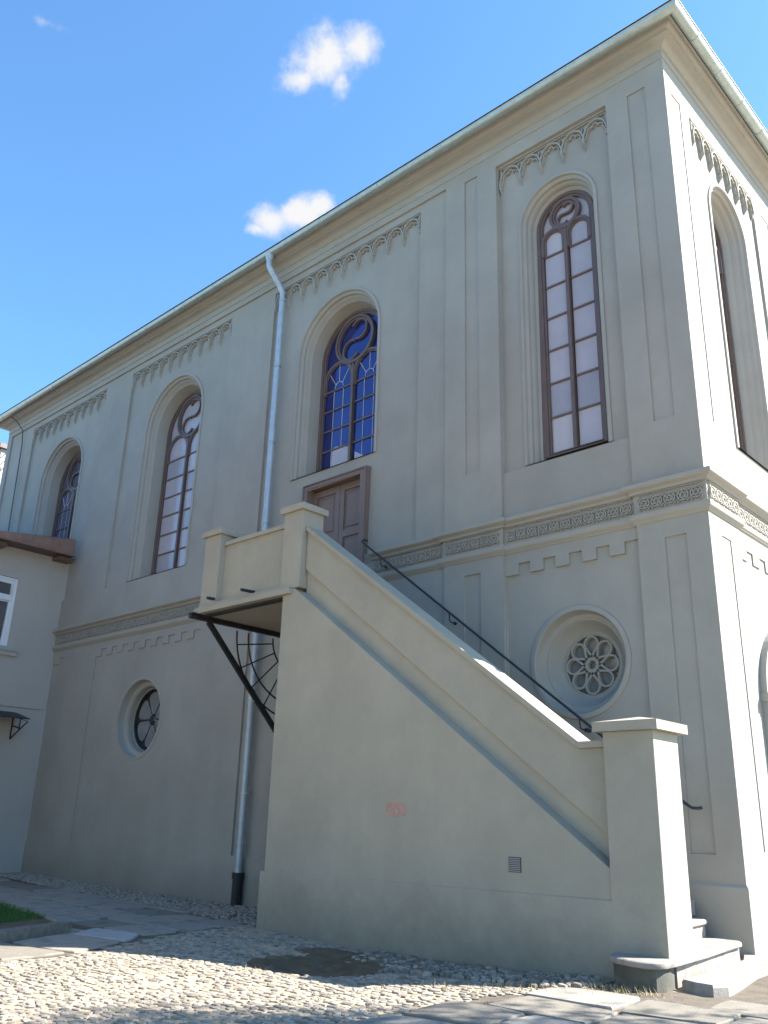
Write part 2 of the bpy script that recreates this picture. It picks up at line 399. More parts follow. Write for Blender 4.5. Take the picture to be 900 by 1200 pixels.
# main cornice, frieze line and eaves
plan0 = [(XE, YE), (XE, YF), (XS, YF), (XS, YE)]
c = MB(); sweep_plan(c, plan0, [(0, 13.06), (.02, 13.07), (.02, 13.10), (.008, 13.11), (.008, 13.24), (.03, 13.25), (.05, 13.27), (.09, 13.31), (.15, 13.345), (.23, 13.36), (.23, 13.40), (.26, 13.41), (.29, 13.43), (.31, 13.46), (.32, 13.50), (.36, 13.51), (.36, 13.56), (0, 13.58)])
c.build('cornice', TRIM, hall, smooth=True)
rf = MB()
o_ = .46; ex = [(XE-o_, YF-o_), (XS+o_, YF-o_), (XS+o_, YE+o_), (XE-o_, YE+o_)]
mid = [(XE+7, 19.5, 15.6), (XS-7, 19.5, 15.6)]
E4 = [(x, y, 13.58) for x, y in ex]
rf.face([E4[0], E4[1], mid[1], mid[0]]); rf.face([E4[1], E4[2], mid[1]]); rf.face([E4[2], E4[3], mid[0], mid[1]]); rf.face([E4[3], E4[0], mid[0]])
rf.xy([(p[0], p[1]) for p in ex], 13.562, 13.578)
sweep_plan(rf, plan0, [(.45, 13.582), (.595, 13.545), (.595, 13.555), (.45, 13.592)])
rf.build('roof', ROOF, hall)
g = MB(); gr_, gc = .098, (.48, 13.51)
prof = [(gc[0]+gr_*math.cos(R(a)), gc[1]+gr_*math.sin(R(a))) for a in range(180, 361, 15)]
prof = prof + [(gc[0]+gr_+.012, gc[1]+.01), (gc[0]+gr_-.0, gc[1]+.022)] + [(gc[0]+(gr_-.008)*math.cos(R(a)), gc[1]+(gr_-.008)*math.sin(R(a))) for a in range(360, 179, -15)]
sweep_plan(g, plan0, prof)
gut = g.build('gutter', ZINC, hall, smooth=True)
jm = MB(); n_ = 10
jp = [(-(gr_+.008)*math.cos(R(a)), (gr_+.008)*math.sin(R(a))) for a in range(180, 361, 15)]
jm.loft([[(-.022, p[0], p[1]) for p in jp], [(.022, p[0], p[1]) for p in jp]], closed=False)
jm.loft([[(-.022, p[0], p[1]) for p in jp], [(-.022, p[0]*.9, p[1]*.9) for p in jp]], closed=False)
jm.loft([[(.022, p[0], p[1]) for p in jp], [(.022, p[0]*.9, p[1]*.9) for p in jp]], closed=False)
jme = mesh_only(jm, 'gutter_joint', ZINC, True)
for k in range(14): inst(jme, 'gutter_joint', gut, (XS+.1-1.05-k*1.85, YF-gc[0], gc[1]))
for k in range(9): inst(jme, 'gutter_joint', gut, (XS+gc[0], YF+.35+k*1.0, gc[1]), math.pi/2)

# belt course with breaks at the pilasters
bprof = [(-.02, 4.46), (.012, 4.465), (.03, 4.49), (.07, 4.53), (.08, 4.56), (.08, 4.61), (.012, 4.615), (.012, 4.935), (.06, 4.94), (.06, 4.965), (.075, 4.985), (.13, 5.01), (.15, 5.03), (.15, 5.085), (-.04, 5.15)]
c = MB(); sweep_plan(c, [(XE, YF-DB), (-13.95, YF-DB)], bprof)
sweep_plan(c, [(-11.60, YF-DB), (-9.75, YF-DB), (-9.75, YF), (-8.45, YF), (-8.45, YF-DB), (-5.93, YF-DB), (-5.93, YF), (XS, YF), (XS, 13.12), (XS+DB, 13.12), (XS+DB, 15.75), (XS, 15.75), (XS, YE)], bprof)
belt = c.build('belt_course', TRIM, hall)
ro = MB()
ro.ribbon(PL, circ(0, 0, .086, 18), .015, 0, .045, True)
for a0 in (90, 270): ro.ribbon(PL, [(.074*math.cos(R(a0+120*k)), .074*math.sin(R(a0+120*k))) for k in range(3)], .011, 0, .038, True)
for a0 in (0, 90, 180, 270): ro.ribbon(PL, arc(0, 0, .118, a0+30, a0+60, 4), .014, 0, .04)
for s_ in (-1, 1): ro.ribbon(PL, [(-.1, s_*.148), (.1, s_*.148)], .012, 0, .04)
rme = mesh_only(ro, 'rosette', TRIM)
def rosettes(P, u0, u1, d, rz):
    n = max(1, round((u1-u0-.06)/.212)); p = (u1-u0-.06)/n
    for i in range(n):
        x, y, z = P(u0+.03+p*(i+.5), d+.012, 4.775); inst(rme, 'rosette', belt, (x, y, z), rz)
rosettes(PF, -5.9, -4.8, 0, 0); rosettes(PF, -8.42, -5.96, DB, 0); rosettes(PF, -9.73, -8.47, 0, 0); rosettes(PF, -24.2, -13.97, DB, 0); rosettes(PF, -11.58, -9.80, DB, 0)
rosettes(PS, 12.0, 13.1, 0, math.pi/2); rosettes(PS, 13.16, 15.72, DB, math.pi/2); rosettes(PS, 15.8, 17.0, 0, math.pi/2)

# arcaded drop friezes
fa = MB(); w_ = .484
fa.ribbon(PL, [(0.0, -.36), (.012, -.27)] + arc(w_/2, -.27, w_/2-.025, 168, 12, 12) + [(w_-.012, -.27), (w_, -.36)], .028, 0, .085)
fa.ribbon(PL, [(.03, -.40), (.045, -.33), (.075, -.25)] + arc(.15, -.235, .075, 190, 60, 5) + [(.185, -.19)] + arc(w_/2, -.165, .06, 160, 20, 5) + [(w_-.185, -.19)] + arc(w_-.15, -.235, .075, 120, -10, 5) + [(w_-.075, -.25), (w_-.045, -.33), (w_-.03, -.40)], .018, 0, .06)
fa.ribbon(PL, [(.03, -.06), (.085, -.10), (.05, -.155)], .014, 0, .06, True)
fa.ribbon(PL, [(w_-.03, -.06), (w_-.085, -.10), (w_-.05, -.155)], .014, 0, .06, True)
fa.prism([PL(u, 0, z) for u, z in ((-.03, -.34), (.03, -.34), (.022, -.46), (0, -.62), (-.022, -.46))], [PL(u, .09, z) for u, z in ((-.018, -.34), (.018, -.34), (.013, -.44), (0, -.50), (-.013, -.44))])
fme = mesh_only(fa, 'frieze_arch', TRIM)
def drop_frieze(P, u0, u1, ztop, n, rz, d):
    p = (u1-u0)/n
    m = MB(); m.fbox(P, u0, u1, d-.01, d+.055, ztop-.02, ztop); m.fbox(P, u0-.0, u0+.03, d-.01, d+.055, ztop-.5, ztop-.037); m.fbox(P, u1-.03, u1, d-.01, d+.055, ztop-.5, ztop-.037)
    fr = m.build('drop_frieze', TRIM, hall)
    for i in range(n):
        x, y, z = P(u0+p*i, d, ztop-.02); inst(fme, 'frieze_arch', fr, (x, y, z), rz, (p/w_, 1, 1))
drop_frieze(PF, -8.40, -6.0, 12.69, 5, 0, -.15)
drop_frieze(PF, -15.33, -10.53, 12.71, 10, 0, DU)
drop_frieze(PF, -21.92, -17.16, 12.71, 10, 0, DU)
drop_frieze(PF, -28.22, -23.48, 12.71, 10, 0, DU)
drop_frieze(PS, 13.02, 15.86, 12.38, 7, math.pi/2, -.05)

# tall windows
def tall_window(P, cx, h0, hg, z0, zs, D, rows, kind, F0, lab):
    m = MB()
    st = [(h0+.075, F0+.002, z0), (h0+.07, F0+.028, z0), (h0+.05, F0+.034, z0), (h0+.012, F0+.034, z0), (h0, F0+.015, z0), (h0, F0-.02, z0),
          (h0-.05, F0-.06, z0+.01), (h0-.06, F0-.12, z0+.02), (h0-.075, F0-.13, z0+.03)]
    st += [(h0-.10, F0-.17, z0+.04), ((h0+hg)/2-.02, F0-.24, z0+.07), ((h0+hg)/2-.035, F0-.25, z0+.075), (hg, F0-D+.03, z0+.16), (hg, F0-D-.05, z0+.16)]
    m.loft([[P(u, d, z) for u, z in arch(cx, h, zz, zs)] for h, d, zz in st])
    sur = m.build('window_surround', TRIM, hall, smooth=True)
    zf = z0+.16; G = F0-D; fw = .062
    m = MB()
    m.ribbon(P, arch(cx, hg-fw/2, zf+fw/2, zs), fw, G-.03, G+.07, True)
    m.ribbon(P, arch(cx, hg-fw-.02, zf+fw+.02, zs), .05, G-.03, G+.045, True)
    win = m.build('window', BROWN, hall, label=lab)
    hi = hg-fw-.045; mw_ = .07
    lr = (hi-mw_/2)/2; cxs = (cx-mw_/2-lr, cx+mw_/2+lr)
    rr = min(hi*.66, .66); rc = zs+hi-rr*1.0
    zl = rc-rr-lr*.62
    zl = min(zl, zs-.1)
    m = MB(); m.fbox(P, cx-mw_/2, cx+mw_/2, G-.02, G+.075, zf+fw, zl+lr*.55); m.build('mullion', BROWN, win)
    m = MB()
    for q in cxs:
        m.ribbon(P, [(q-lr, zl-.3)]+arc(q, zl, lr, 180, 0, 16)+[(q+lr, zl-.3)], .06, G-.02, G+.06)
        m.ribbon(P, [(q-lr+.045, zl-.3)]+arc(q, zl, lr-.045, 180, 0, 16)+[(q+lr-.045, zl-.3)], .03, G-.02, G+.04)
    m.build('lancet_head', BROWN, win)
    m = MB(); m.ribbon(P, circ(cx, rc, rr-.03, 28), .06, G-.02, G+.07, True); m.ribbon(P, circ(cx, rc, rr-.085, 28), .04, G-.02, G+.045, True); m.build('roundel', BROWN, win)
    m = MB(); r2 = (rr-.09)/2
    ax = R(62)
    for sg in (1, -1):
        qx, qz = cx+sg*r2*math.cos(ax), rc+sg*r2*math.sin(ax)
        m.ribbon(P, arc(qx, qz, r2*.93, math.degrees(ax)+(180 if sg == 1 else 0), math.degrees(ax)+(180 if sg == 1 else 0)+265, 20), .045, G-.02, G+.05+.003*sg)
    m.build('tracery', BROWN, win)
    gm = CURTAIN if kind == 'curtain' else SKYTINTGLASS if kind == 'blue' else DULLGLASS
    zb, zt = zf+fw+.04, zl
    ph = (zt-zb)/(rows-.55)
    for q in cxs:
        for k in range(rows):
            a = zb+k*ph; b = a+ph
            m = MB()
            if k < rows-1: m.fbox(P, q-lr+.02, q+lr-.02, G-.012, G, a+.004, b-.004)
            else:
                poly = [(q-lr+.02, a+.004)]+arc(q, zl, lr-.02, 180, 0, 14)+[(q+lr-.02, a+.004)]
                m.prism([P(u, G-.012, z) for u, z in poly], [P(u, G, z) for u, z in poly])
            m.build('pane', random.choice(CURTS) if kind == 'curtain' else gm, win)
            if k:
                m = MB(); m.fbox(P, q-lr+.02, q+lr-.02, G-.01, G+.03, a-.018, a+.018); m.build('glazing_bar', BROWN, win)
        if kind in ('blue', 'dull'):
            m = MB(); top = zb+(rows-1)*ph
            for f_ in (-.333, .333): m.fbox(P, q+lr*f_-.006, q+lr*f_+.006, G-.005, G+.012, zb, top)
            m.ribbon(P, arc(q, top+.06, lr*.3, 180, 0, 8), .013, G-.005, G+.012)
            for a in (38, 90, 142):
                m.ribbon(P, [(q+lr*.3*math.cos(R(a)), top+.06+lr*.3*math.sin(R(a))), (q+(lr-.05)*math.cos(R(a)), zl+(lr-.05)*math.sin(R(a)))], .013, G-.005, G+.012)
            m.build('lead_cames', LEAD, win)
    m = MB(); poly = arch(cx, hg-.02, zl-.25, zs, 28)
    m.prism([P(u, G-.03, z) for u, z in poly], [P(u, G-.016, z) for u, z in poly])
    m.build('pane', gm, win)
    if kind == 'blue' and cx > -15:     # reflection of a pale building, painted as flat shapes on the lowest panes
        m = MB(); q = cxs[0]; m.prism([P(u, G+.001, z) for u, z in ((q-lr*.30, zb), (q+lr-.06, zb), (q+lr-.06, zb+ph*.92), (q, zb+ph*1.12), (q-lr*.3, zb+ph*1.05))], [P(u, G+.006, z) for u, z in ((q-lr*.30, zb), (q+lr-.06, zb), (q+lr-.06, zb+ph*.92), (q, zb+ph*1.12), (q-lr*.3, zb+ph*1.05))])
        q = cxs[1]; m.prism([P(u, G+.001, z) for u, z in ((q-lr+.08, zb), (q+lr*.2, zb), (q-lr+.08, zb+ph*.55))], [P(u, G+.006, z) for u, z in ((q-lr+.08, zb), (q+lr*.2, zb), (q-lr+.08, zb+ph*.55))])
        m.build('painted_pale_reflection', CURTAIN, win)
labs = ['tall narrow arched window with pale curtained panes by the corner', 'shorter arched window with blue leaded panes above the door', 'tall arched window with pale curtained panes left of the downpipe', 'arched window with dull mauve panes above the small roof', 'arched window on the sunlit end wall', 'far arched window on the sunlit end wall']
for t, l in zip(tall, labs): tall_window(*t, l)

# round windows
def round_surround(P, cx, cz, r0, rg, D):
    m = MB()
    st = [(r0+.09, DF+.002), (r0+.085, DF+.03), (r0+.06, DF+.035), (r0+.012, DF+.035), (r0, DF+.015), (r0, DF-.03), (r0-.015, DF-.10), (r0-.03, DF-.14), (r0-.10, DF-.17), (r0-.115, DF-.165), (r0-.13, DF-.18), (r0-.14, DF-.24), (rg+.03, DF-D), (rg, DF-D), (rg, DF-D-.12)]
    m.loft([[P(u, d, z) for u, z in circ(cx, cz, r, 48)] for r, d in st])
    m.build('window_surround', TRIM, hall, smooth=True)
round_surround(PF, *RW1, .80, .50, .38)
G = DF-.38
m = MB(); cx, cz = RW1
m.ribbon(PF, circ(cx, cz, .485, 40), .03, G-.08, G-.01, True)
roseo = m.build('rose_window', TRIM, hall, label='round stone window of eight looped petals above the handrail')
for k in range(8):
    a = 45*k+90; ca, sa = math.cos(R(a)), math.sin(R(a))
    pts = []
    for i in range(19):
        t = i/18; th = R(-125+250*t)
        # drop shape: round outer lobe, straight sides crossing the axis
        pts.append((.335+.12*math.cos(th), .12*math.sin(th)))
    pts = [(.12, .075)] + pts + [(.12, -.075)] if False else [(.03, .085)] + pts + [(.03, -.085)]
    m = MB(); m.ribbon(PF, [(cx+p[0]*ca-p[1]*sa, cz+p[0]*sa+p[1]*ca) for p in pts], .034, G-.08, G+.005+.0008*k); m.build('petal_loop', TRIM, roseo)
    m = MB(); poly = [(cx+p[0]*ca-p[1]*sa, cz+p[0]*sa+p[1]*ca) for p in circ(.335, 0, .10, 14)]
    m.prism([PF(u, G-.10, z) for u, z in poly], [PF(u, G-.09, z) for u, z in poly]); m.build('pane', GREYGLASS, roseo)
m = MB(); m.prism([PF(u, G-.125, z) for u, z in circ(cx, cz, .50, 30)], [PF(u, G-.11, z) for u, z in circ(cx, cz, .50, 30)]); m.build('backing', GREYMETAL, roseo)
round_surround(PF, *RW2, .93, .76, .34)
cx, cz = RW2; G = DF-.34
m = MB(); m.ribbon(PF, circ(cx, cz, .74, 40), .04, G-.08, G-.01, True); m.prism([PF(u, G-.09, z) for u, z in circ(cx, cz, .76, 30)], [PF(u, G-.08, z) for u, z in circ(cx, cz, .76, 30)])
wh = m.build('wheel_window', DARK, hall, label='round window of six grey petals round a dark hub')
for k in range(6):
    a = R(60*k+90); ca, sa = math.cos(a), math.sin(a)
    poly = [(1.22*a_, 1.12*b_) for a_, b_ in ((.11, -.05), (.26, -.14), (.42, -.225), (.50, -.21), (.55, -.12), (.565, 0), (.55, .12), (.50, .21), (.42, .225), (.26, .14), (.11, .05))]
    poly = [(cx+p[0]*ca-p[1]*sa, cz+p[0]*sa+p[1]*ca) for p in poly]
    m = MB(); m.prism([PF(u, G-.075, z) for u, z in poly], [PF(u, G-.06, z) for u, z in poly]); m.build('pane', GREYGLASS, wh)
m = MB(); m.prism([PF(u, G-.07, z) for u, z in circ(cx, cz, .14, 18)], [PF(u, G-.02, z) for u, z in circ(cx, cz, .10, 18)]); m.build('hub', DARK, wh)

# portal on the end wall
m = MB(); 
pp = arch(14.43, 1.02, -1.6, 1.95, 28)
m.ribbon(PS, pp, .20, -.06, .06); m.ribbon(PS, arch(14.43, 1.16, -1.6, 1.95, 28), .05, -.02, .10)
por = m.build('portal', TRIM, hall, label='arched doorway surround on the sunlit end wall')
for u in (13.36, 15.5):
    m = MB(); m.fbox(PS, u-.14, u+.14, .0, .16, 1.85, 1.97); m.fbox(PS, u-.11, u+.11, .0, .13, 1.77, 1.85); m.build('capital', TRIM, por)
m = MB(); m.loft([[PS(u, 0, z) for u, z in arch(14.43, .92, -1.9, 1.95)], [PS(u, -.36, z) for u, z in arch(14.43, .90, -1.9, 1.95)]]); m.build('door_reveal', TRIM, por)
for u0, u1 in ((13.4, 14.425), (14.435, 15.46)):
    m = MB(); m.fbox(PS, u0, u1, -.42, -.36, -1.6, 3.0)
    for z0, z1 in ((-1.3, -.3), (-.1, 1.0), (1.2, 2.2)): m.fbox(PS, u0+.22, u1-.22, -.36, -.335, z0, z1)
    m.build('door_leaf', DOORM, por)

# balcony door
dx0, dx1, dz0, dz1 = DOOR
m = MB()
for a, b, d1 in ((0.13, .0, .05), (.05, .0, .03)):
    pass
m.ribbon(PF, [(dx0-.06, dz0), (dx0-.06, dz1+.06), (dx1+.06, dz1+.06), (dx1+.06, dz0)], .12, -.24, -.02)
m.ribbon(PF, [(dx0-.115, dz0), (dx0-.115, dz1+.115), (dx1+.115, dz1+.115), (dx1+.115, dz0)], .03, -.24, .006)
door = m.build('balcony_door', DOORM, hall, label='brown double door on the landing below the blue window')
for k, (a, b) in enumerate(((dx0+.0, (dx0+dx1)/2-.006), ((dx0+dx1)/2+.006, dx1-.0))):
    m = MB(); zr = [dz0, dz0+1.05, dz0+2.05, dz1]
    m.fbox(PF, a, b, -.30, -.26, dz0, dz1-.002)
    m.fbox(PF, a, a+.13, -.26, -.225, dz0, dz1-.002); m.fbox(PF, b-.13, b, -.26, -.225, dz0, dz1-.002)
    for i, z in enumerate((dz0, dz0+.98, dz0+1.95, dz1-.15)): m.fbox(PF, a+.13, b-.13, -.26, -.226, z, z+.148)
    lf = m.build('door_leaf', DOORM, door)
    for i in range(3):
        za, zb_ = (dz0+.148, dz0+1.128, dz0+2.098)[i]+.05, (dz0+.98, dz0+1.95, dz1-.15)[i]-.05
        u0_, u1_ = a+.18, b-.18
        m.prism if False else None
        pm = MB()
        pm.loft([[PF(u, -.259, z) for u, z in rect(u0_, u1_, za, zb_)], [PF(u, -.235, z) for u, z in rect(u0_+.03, u1_-.03, za+.03, zb_-.03)]])
        pm.face([PF(u, -.235, z) for u, z in rect(u0_+.03, u1_-.03, za+.03, zb_-.03)])
        for v_ in range(4): pass
        for q in range(len(pm.v)): pass
        pm.build('door_leaf_panel', DOORM, door)

# downpipe
m = MB()
xd = -14.93
pts = [(xd-.12, YF-gc[0], 13.40), (xd-.12, YF-gc[0], 13.22), (xd-.115, YF-gc[0]+.02, 13.10), (xd-.06, YF-gc[0]+.17, 12.86), (xd-.02, YF-.17, 12.66), (xd, YF-.07, 12.5), (xd, YF-.065, 12.3), (xd, YF-.065, 4.0), (xd, YF-.065, -1.0)]
m.tube(pts, .074, 16)
m.tube([(xd-.12, YF-gc[0], 13.45), (xd-.12, YF-gc[0], 13.36), (xd-.12, YF-gc[0], 13.30)], [.11, .10, .078], 14)
dp = m.build('downpipe', ZINCPIPE, hall, smooth=True)
for z in (12.25, 10.4, 8.4, 6.4, 4.3, 2.4, .55, -.4):
    m = MB(); m.tube([(xd, YF-.065, z-.02), (xd, YF-.065, z+.02)], .084, 16); m.fbox(PF, xd-.11, xd-.08, .02, .09, z-.018, z+.018); m.fbox(PF, xd+.08, xd+.11, .02, .09, z-.018, z+.018); m.build('pipe_clip', ZINC, dp, smooth=True)
m = MB(); m.tube([(xd, YF-.07, -1.75), (xd, YF-.07, -.98)], .10, 16); m.tube([(xd, YF-.07, -1.08), (xd, YF-.07, -.96)], .12, 16); m.build('pipe_shoe', DARKPIPE, dp, smooth=True)
# old cable at the far end
m = MB(); m.tube([(-29.3, YF-.40, 13.35), (-29.15, YF-.25, 13.2), (-28.95, YF-.06, 12.85), (-28.9, YF-.02, 12.3), (-28.75, YF-.02, 9.0)], .018, 5); m.build('lightning_rod_cable', STEEL, hall)
m = MB(); m.fbox(PF, -18.35, -18.15, -.12, -.085, -1.03, -.88); m.build('wall_vent', GREYMETAL, hall)

# ================================================================== OUTSIDE STAIRCASE
YW = 9.35
st = thing('outdoor_staircase', 'beige walled outdoor staircase climbing from a round-nosed stone step to the landing door', 'staircase', (-8.0, YW+1.2, -1.5))
m = MB()
m.xz([(-11.08, -2.0), (-5.20, -2.0), (-5.20, -.40), (-10.80, 3.68), (-11.08, 3.68)], YW, YW+.40)
m.prism([(-11.08, YW+.4, -2.0), (-10.7, YW+.4, -2.0), (-10.7, YW+.4, 3.6), (-11.08, YW+.4, 3.6)], [(-11.08, YF-.1, -2.0), (-10.7, YF-.1, -2.0), (-10.7, YF-.1, 3.6), (-11.08, YF-.1, 3.6)])
m.build('side_wall', STAIRWALL, st, bevel=.012)
m = MB(); m.box(-11.15, -5.205, YW-.022, YW-.001, -2.0, -.70); m.box(-11.15, -11.081, YW-.001, YF-.1, -2.0, -.70); m.build('plinth', STAIRWALL, st, bevel=.006)
# sloped ledge and recessed strip
def line(x, x0, z0, x1, z1): return z0+(z1-z0)*(x-x0)/(x1-x0)
lb = lambda x: line(x, -10.80, 3.68, -5.20, -.40)
lt = lambda x: line(x, -10.62, 3.97, -5.20, -.10)
xa, xb = -10.68, -5.21
m = MB(); yl = YW+.17
m.prism([(xa, YW+.001, lb(xa)), (xa, yl, lb(xa)+.03), (xa, yl+.2, lb(xa)+.03), (xa, yl+.2, lb(xa)-.1), (xa, YW+.001, lb(xa)-.1)],
        [(xb, YW+.001, lb(xb)), (xb, yl, lb(xb)+.03), (xb, yl+.2, lb(xb)+.03), (xb, yl+.2, lb(xb)-.1), (xb, YW+.001, lb(xb)-.1)])
m.build('sloping_ledge', STAIRWALL, st)
m = MB(); m.prism([(xa, yl, lb(xa)+.0), (xa, yl, lt(xa)+.02), (xa, yl+.3, lt(xa)+.02), (xa, yl+.3, lb(xa)+.0)], [(xb, yl, lb(xb)+.0), (xb, yl, lt(xb)+.02), (xb, yl+.3, lt(xb)+.02), (xb, yl+.3, lb(xb)+.0)]); m.build('recessed_strip', STAIRWALL, st)
pc = lambda x: line(x, -10.68, 4.77, -5.62, .99)
m = MB(); yp = YW+.12
poly = [(-10.68, lt(-10.68)), (-5.21, lt(-5.21)), (-5.21, .93), (-5.62, .93), (-10.68, pc(-10.68)-.07)]
m.xz(poly, yp, YW+.40); m.build('parapet', STAIRWALL, st, bevel=.005)
m = MB(); ya, yb = YW+.07, YW+.46
m.prism([(-10.68, ya, pc(-10.68)-.075), (-10.68, ya, pc(-10.68)), (-10.68, yb, pc(-10.68)), (-10.68, yb, pc(-10.68)-.075)],
        [(-5.60, ya, .925), (-5.60, ya, 1.0), (-5.60, yb, 1.0), (-5.60, yb, .925)])
m.box(-5.60, -5.22, ya-.02, yb+.02, .925, 1.0)
m.build('parapet_coping', STAIRWALL, st)
# newel pier
m = MB(); m.box(-5.22, -4.60, YW-.026, YW+.58, -1.9, 1.085); pier = m.build('newel_pier', STAIRWALL, st, bevel=.008)
m = MB(); a0, a1, b0, b1 = -5.31, -4.51, YW-.10, YW+.67
m.box(a0, a1, b0, b1, 1.085, 1.19)
k = MB(); top = [(a0, b0, 1.192), (a1, b0, 1.192), (a1, b1, 1.192), (a0, b1, 1.192)]
for i in range(4): m.face([top[i], top[(i+1) % 4], ((a0+a1)/2, (b0+b1)/2, 1.27)])
m.build('pier_cap', STAIRWALL, st)
# landing
m = MB()
m.xz([(-13.50, 3.585), (-10.85, 3.585), (-10.85, 3.685), (-13.50, 3.685)], YW-.085, YW+.3)
m.box(-13.46, -10.84, YW-.012, YW+.3, 3.687, 3.76)
m.box(-13.5, -13.35, YW+.3, YF-.12, 3.60, 3.76)
m.build('landing_edge', STAIRWALL, st, bevel=.006)
m = MB(); m.box(-13.35, -11.08, YW+.22, YF-.12, 3.575, 3.78); m.build('landing_slab', STAIRWALL, st)
m = MB(); m.box(-13.44, -12.97, YW, YW+.48, 3.762, 5.07); m.build('corner_post', STAIRWALL, st, bevel=.006)
m = MB(); m.box(-13.51, -12.90, YW-.06, YW+.54, 5.07, 5.18); m.build('post_cap', STAIRWALL, st, bevel=.008)
m = MB(); m.box(-12.97, -11.16, YW+.13, YW+.40, 3.762, 4.85); m.build('parapet', STAIRWALL, st)
m = MB(); m.box(-12.96, -11.15, YW+.08, YW+.46, 4.85, 4.93); m.build('parapet_coping', STAIRWALL, st, bevel=.006)
m = MB(); m.box(-13.42, -13.10, YW+.48, YF-.12, 3.78, 4.85); m.build('parapet', STAIRWALL, st)
m = MB(); m.box(-13.47, -13.05, YW+.48, YF-.12, 4.852, 4.93); m.build('parapet_coping', STAIRWALL, st, bevel=.006)
m = MB(); m.box(-11.16, -10.69, YW-.003, YW+.48, 3.69, 5.05); m.build('landing_pier', STAIRWALL, st, bevel=.006)
m = MB(); m.box(-11.23, -10.63, YW-.06, YW+.54, 5.05, 5.165); m.build('pier_cap', STAIRWALL, st, bevel=.008)
for x in (-13.0, -12.02):
    m = MB(); m.tube([(x, YW+.2, 3.83), (x, YW-.16, 3.81)], .028, 10); m.tube([(x, YW+.2, 3.83), (x, YW-.161, 3.81)], .020, 10); m.build('drain_spout', STEEL, st, smooth=True)
# iron bracket and fan grille under the landing
XB = -13.42
m = MB()
m.box(XB-.08, XB+.0, YW-.18, YF-.1, 3.50, 3.575); m.box(XB-.11, XB+.06, YW-.18, YF-.1, 3.576, 3.595)
m.build('landing_beam', BLACKMETAL, st)
m = MB(); m.box(XB+.08, -11.1, YW+.02, YW+.16, 3.545, 3.572); m.build('landing_beam', BLACKMETAL, st)
m = MB(); a = Vector((XB-.04, YW+.25, 3.50)); b = Vector((XB-.04, YF-.14, 1.22)); dd = (b-a).normalized(); nn = Vector((1, 0, 0)); pp = dd.cross(nn)
m.prism([a+nn*s1*.035+pp*s2*.045 for s1, s2 in ((-1, -1), (1, -1), (1, 1), (-1, 1))], [b+nn*s1*.035+pp*s2*.045 for s1, s2 in ((-1, -1), (1, -1), (1, 1), (-1, 1))])
m.build('diagonal_brace', BLACKMETAL, st)
m = MB(); m.box(XB-.09, XB+.01, YF-.16, YF-.1, .95, 3.5); m.build('wall_plate', BLACKMETAL, st)
m = MB(); c0, z0 = YF-.20, 3.45
for r in (.62, 1.24, 1.52):
    m.tube([(XB-.04, c0-r*math.cos(R(a)), z0-r*math.sin(R(a))) for a in range(0, 96, 5)], .018, 6)
for a in (10, 27, 44, 61, 78):
    m.tube([(XB-.04, c0-.62*math.cos(R(a)), z0-.62*math.sin(R(a))), (XB-.04, c0-1.52*math.cos(R(a)), z0-1.52*math.sin(R(a)))], .014, 5)
m.build('fan_grille', BLACKMETAL, st)
# steps: three visible stone steps at the foot, plain ones behind the parapet
m = MB()
out2 = [(-5.215, 9.42), (-5.20, 9.20), (-5.12, 9.03), (-4.98, 8.93), (-4.80, 8.875), (-4.64, 8.87), (-4.53, 8.93), (-4.48, 9.05), (-4.49, 9.3), (-4.58, 10.2), (-4.74, 11.35), (-4.76, 11.58), (-4.83, 11.66), (-5.6, 11.66), (-5.6, 9.9), (-5.4, 9.9)]
def inset(poly, k, cx=-4.95, cyy=10):
    r = []
    n = len(poly)
    for i in range(n):
        a, b, c_ = Vector(poly[i-1]), Vector(poly[i]), Vector(poly[(i+1) % n])
        t = (c_-a).normalized(); nrm = Vector((-t.y, t.x)); r.append(tuple(b+nrm*k))
    return r
def slab_stone(m, outl, z0, z1, r=.03):
    lo = [(x, y, z0) for x, y in inset(outl, .015)]
    m.loft([[(x, y, z0) for x, y in inset(outl, r*.8)], [(x, y, z0+r*.35) for x, y in inset(outl, .005)], [(x, y, (z0+z1)/2) for x, y in outl], [(x, y, z1-r*.35) for x, y in inset(outl, .006)], [(x, y, z1) for x, y in inset(outl, r*.8)]])
    m.face([(x, y, z1) for x, y in inset(outl, r*.8)]); m.face([(x, y, z0) for x, y in inset(outl, r*.8)][::-1])
slab_stone(m, out2, -1.265, -1.20); s2 = m.build('round_nosed_step', STEP, st, smooth=True)
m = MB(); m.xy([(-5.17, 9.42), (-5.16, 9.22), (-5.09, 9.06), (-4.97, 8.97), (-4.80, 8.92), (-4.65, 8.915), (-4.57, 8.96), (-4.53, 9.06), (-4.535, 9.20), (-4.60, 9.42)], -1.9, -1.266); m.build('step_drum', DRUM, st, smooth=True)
m = MB(); m.xy([(-5.1, 9.421), (-4.575, 9.421), (-4.63, 10.2), (-4.79, 11.35), (-4.81, 11.60), (-5.55, 11.60), (-5.55, 9.95), (-5.1, 9.95)], -1.9, -1.266); m.build('step_riser', STEP, st)
out3 = [(-5.6, 9.95), (-5.0, 9.95), (-5.06, 10.5), (-5.18, 11.5), (-5.2, 11.66), (-5.26, 11.76), (-5.9, 11.76), (-5.9, 9.95)][1:]
m = MB(); slab_stone(m, out3, -1.055, -.99); m.build('step', STEP, st, smooth=True)
m = MB(); m.xy(inset(out3, .04), -1.199, -1.056); m.build('step_riser', STEP, st)
for k in range(22):
    x1 = -5.43-.237*k; z = -.79+.2045*k
    if z > 3.74: break
    m = MB(); m.box(x1-.5, x1, YW+.405, 11.84, z-.19, z); m.build('step', STEP, st, bevel=.012)
m = MB(); fx = -4.03
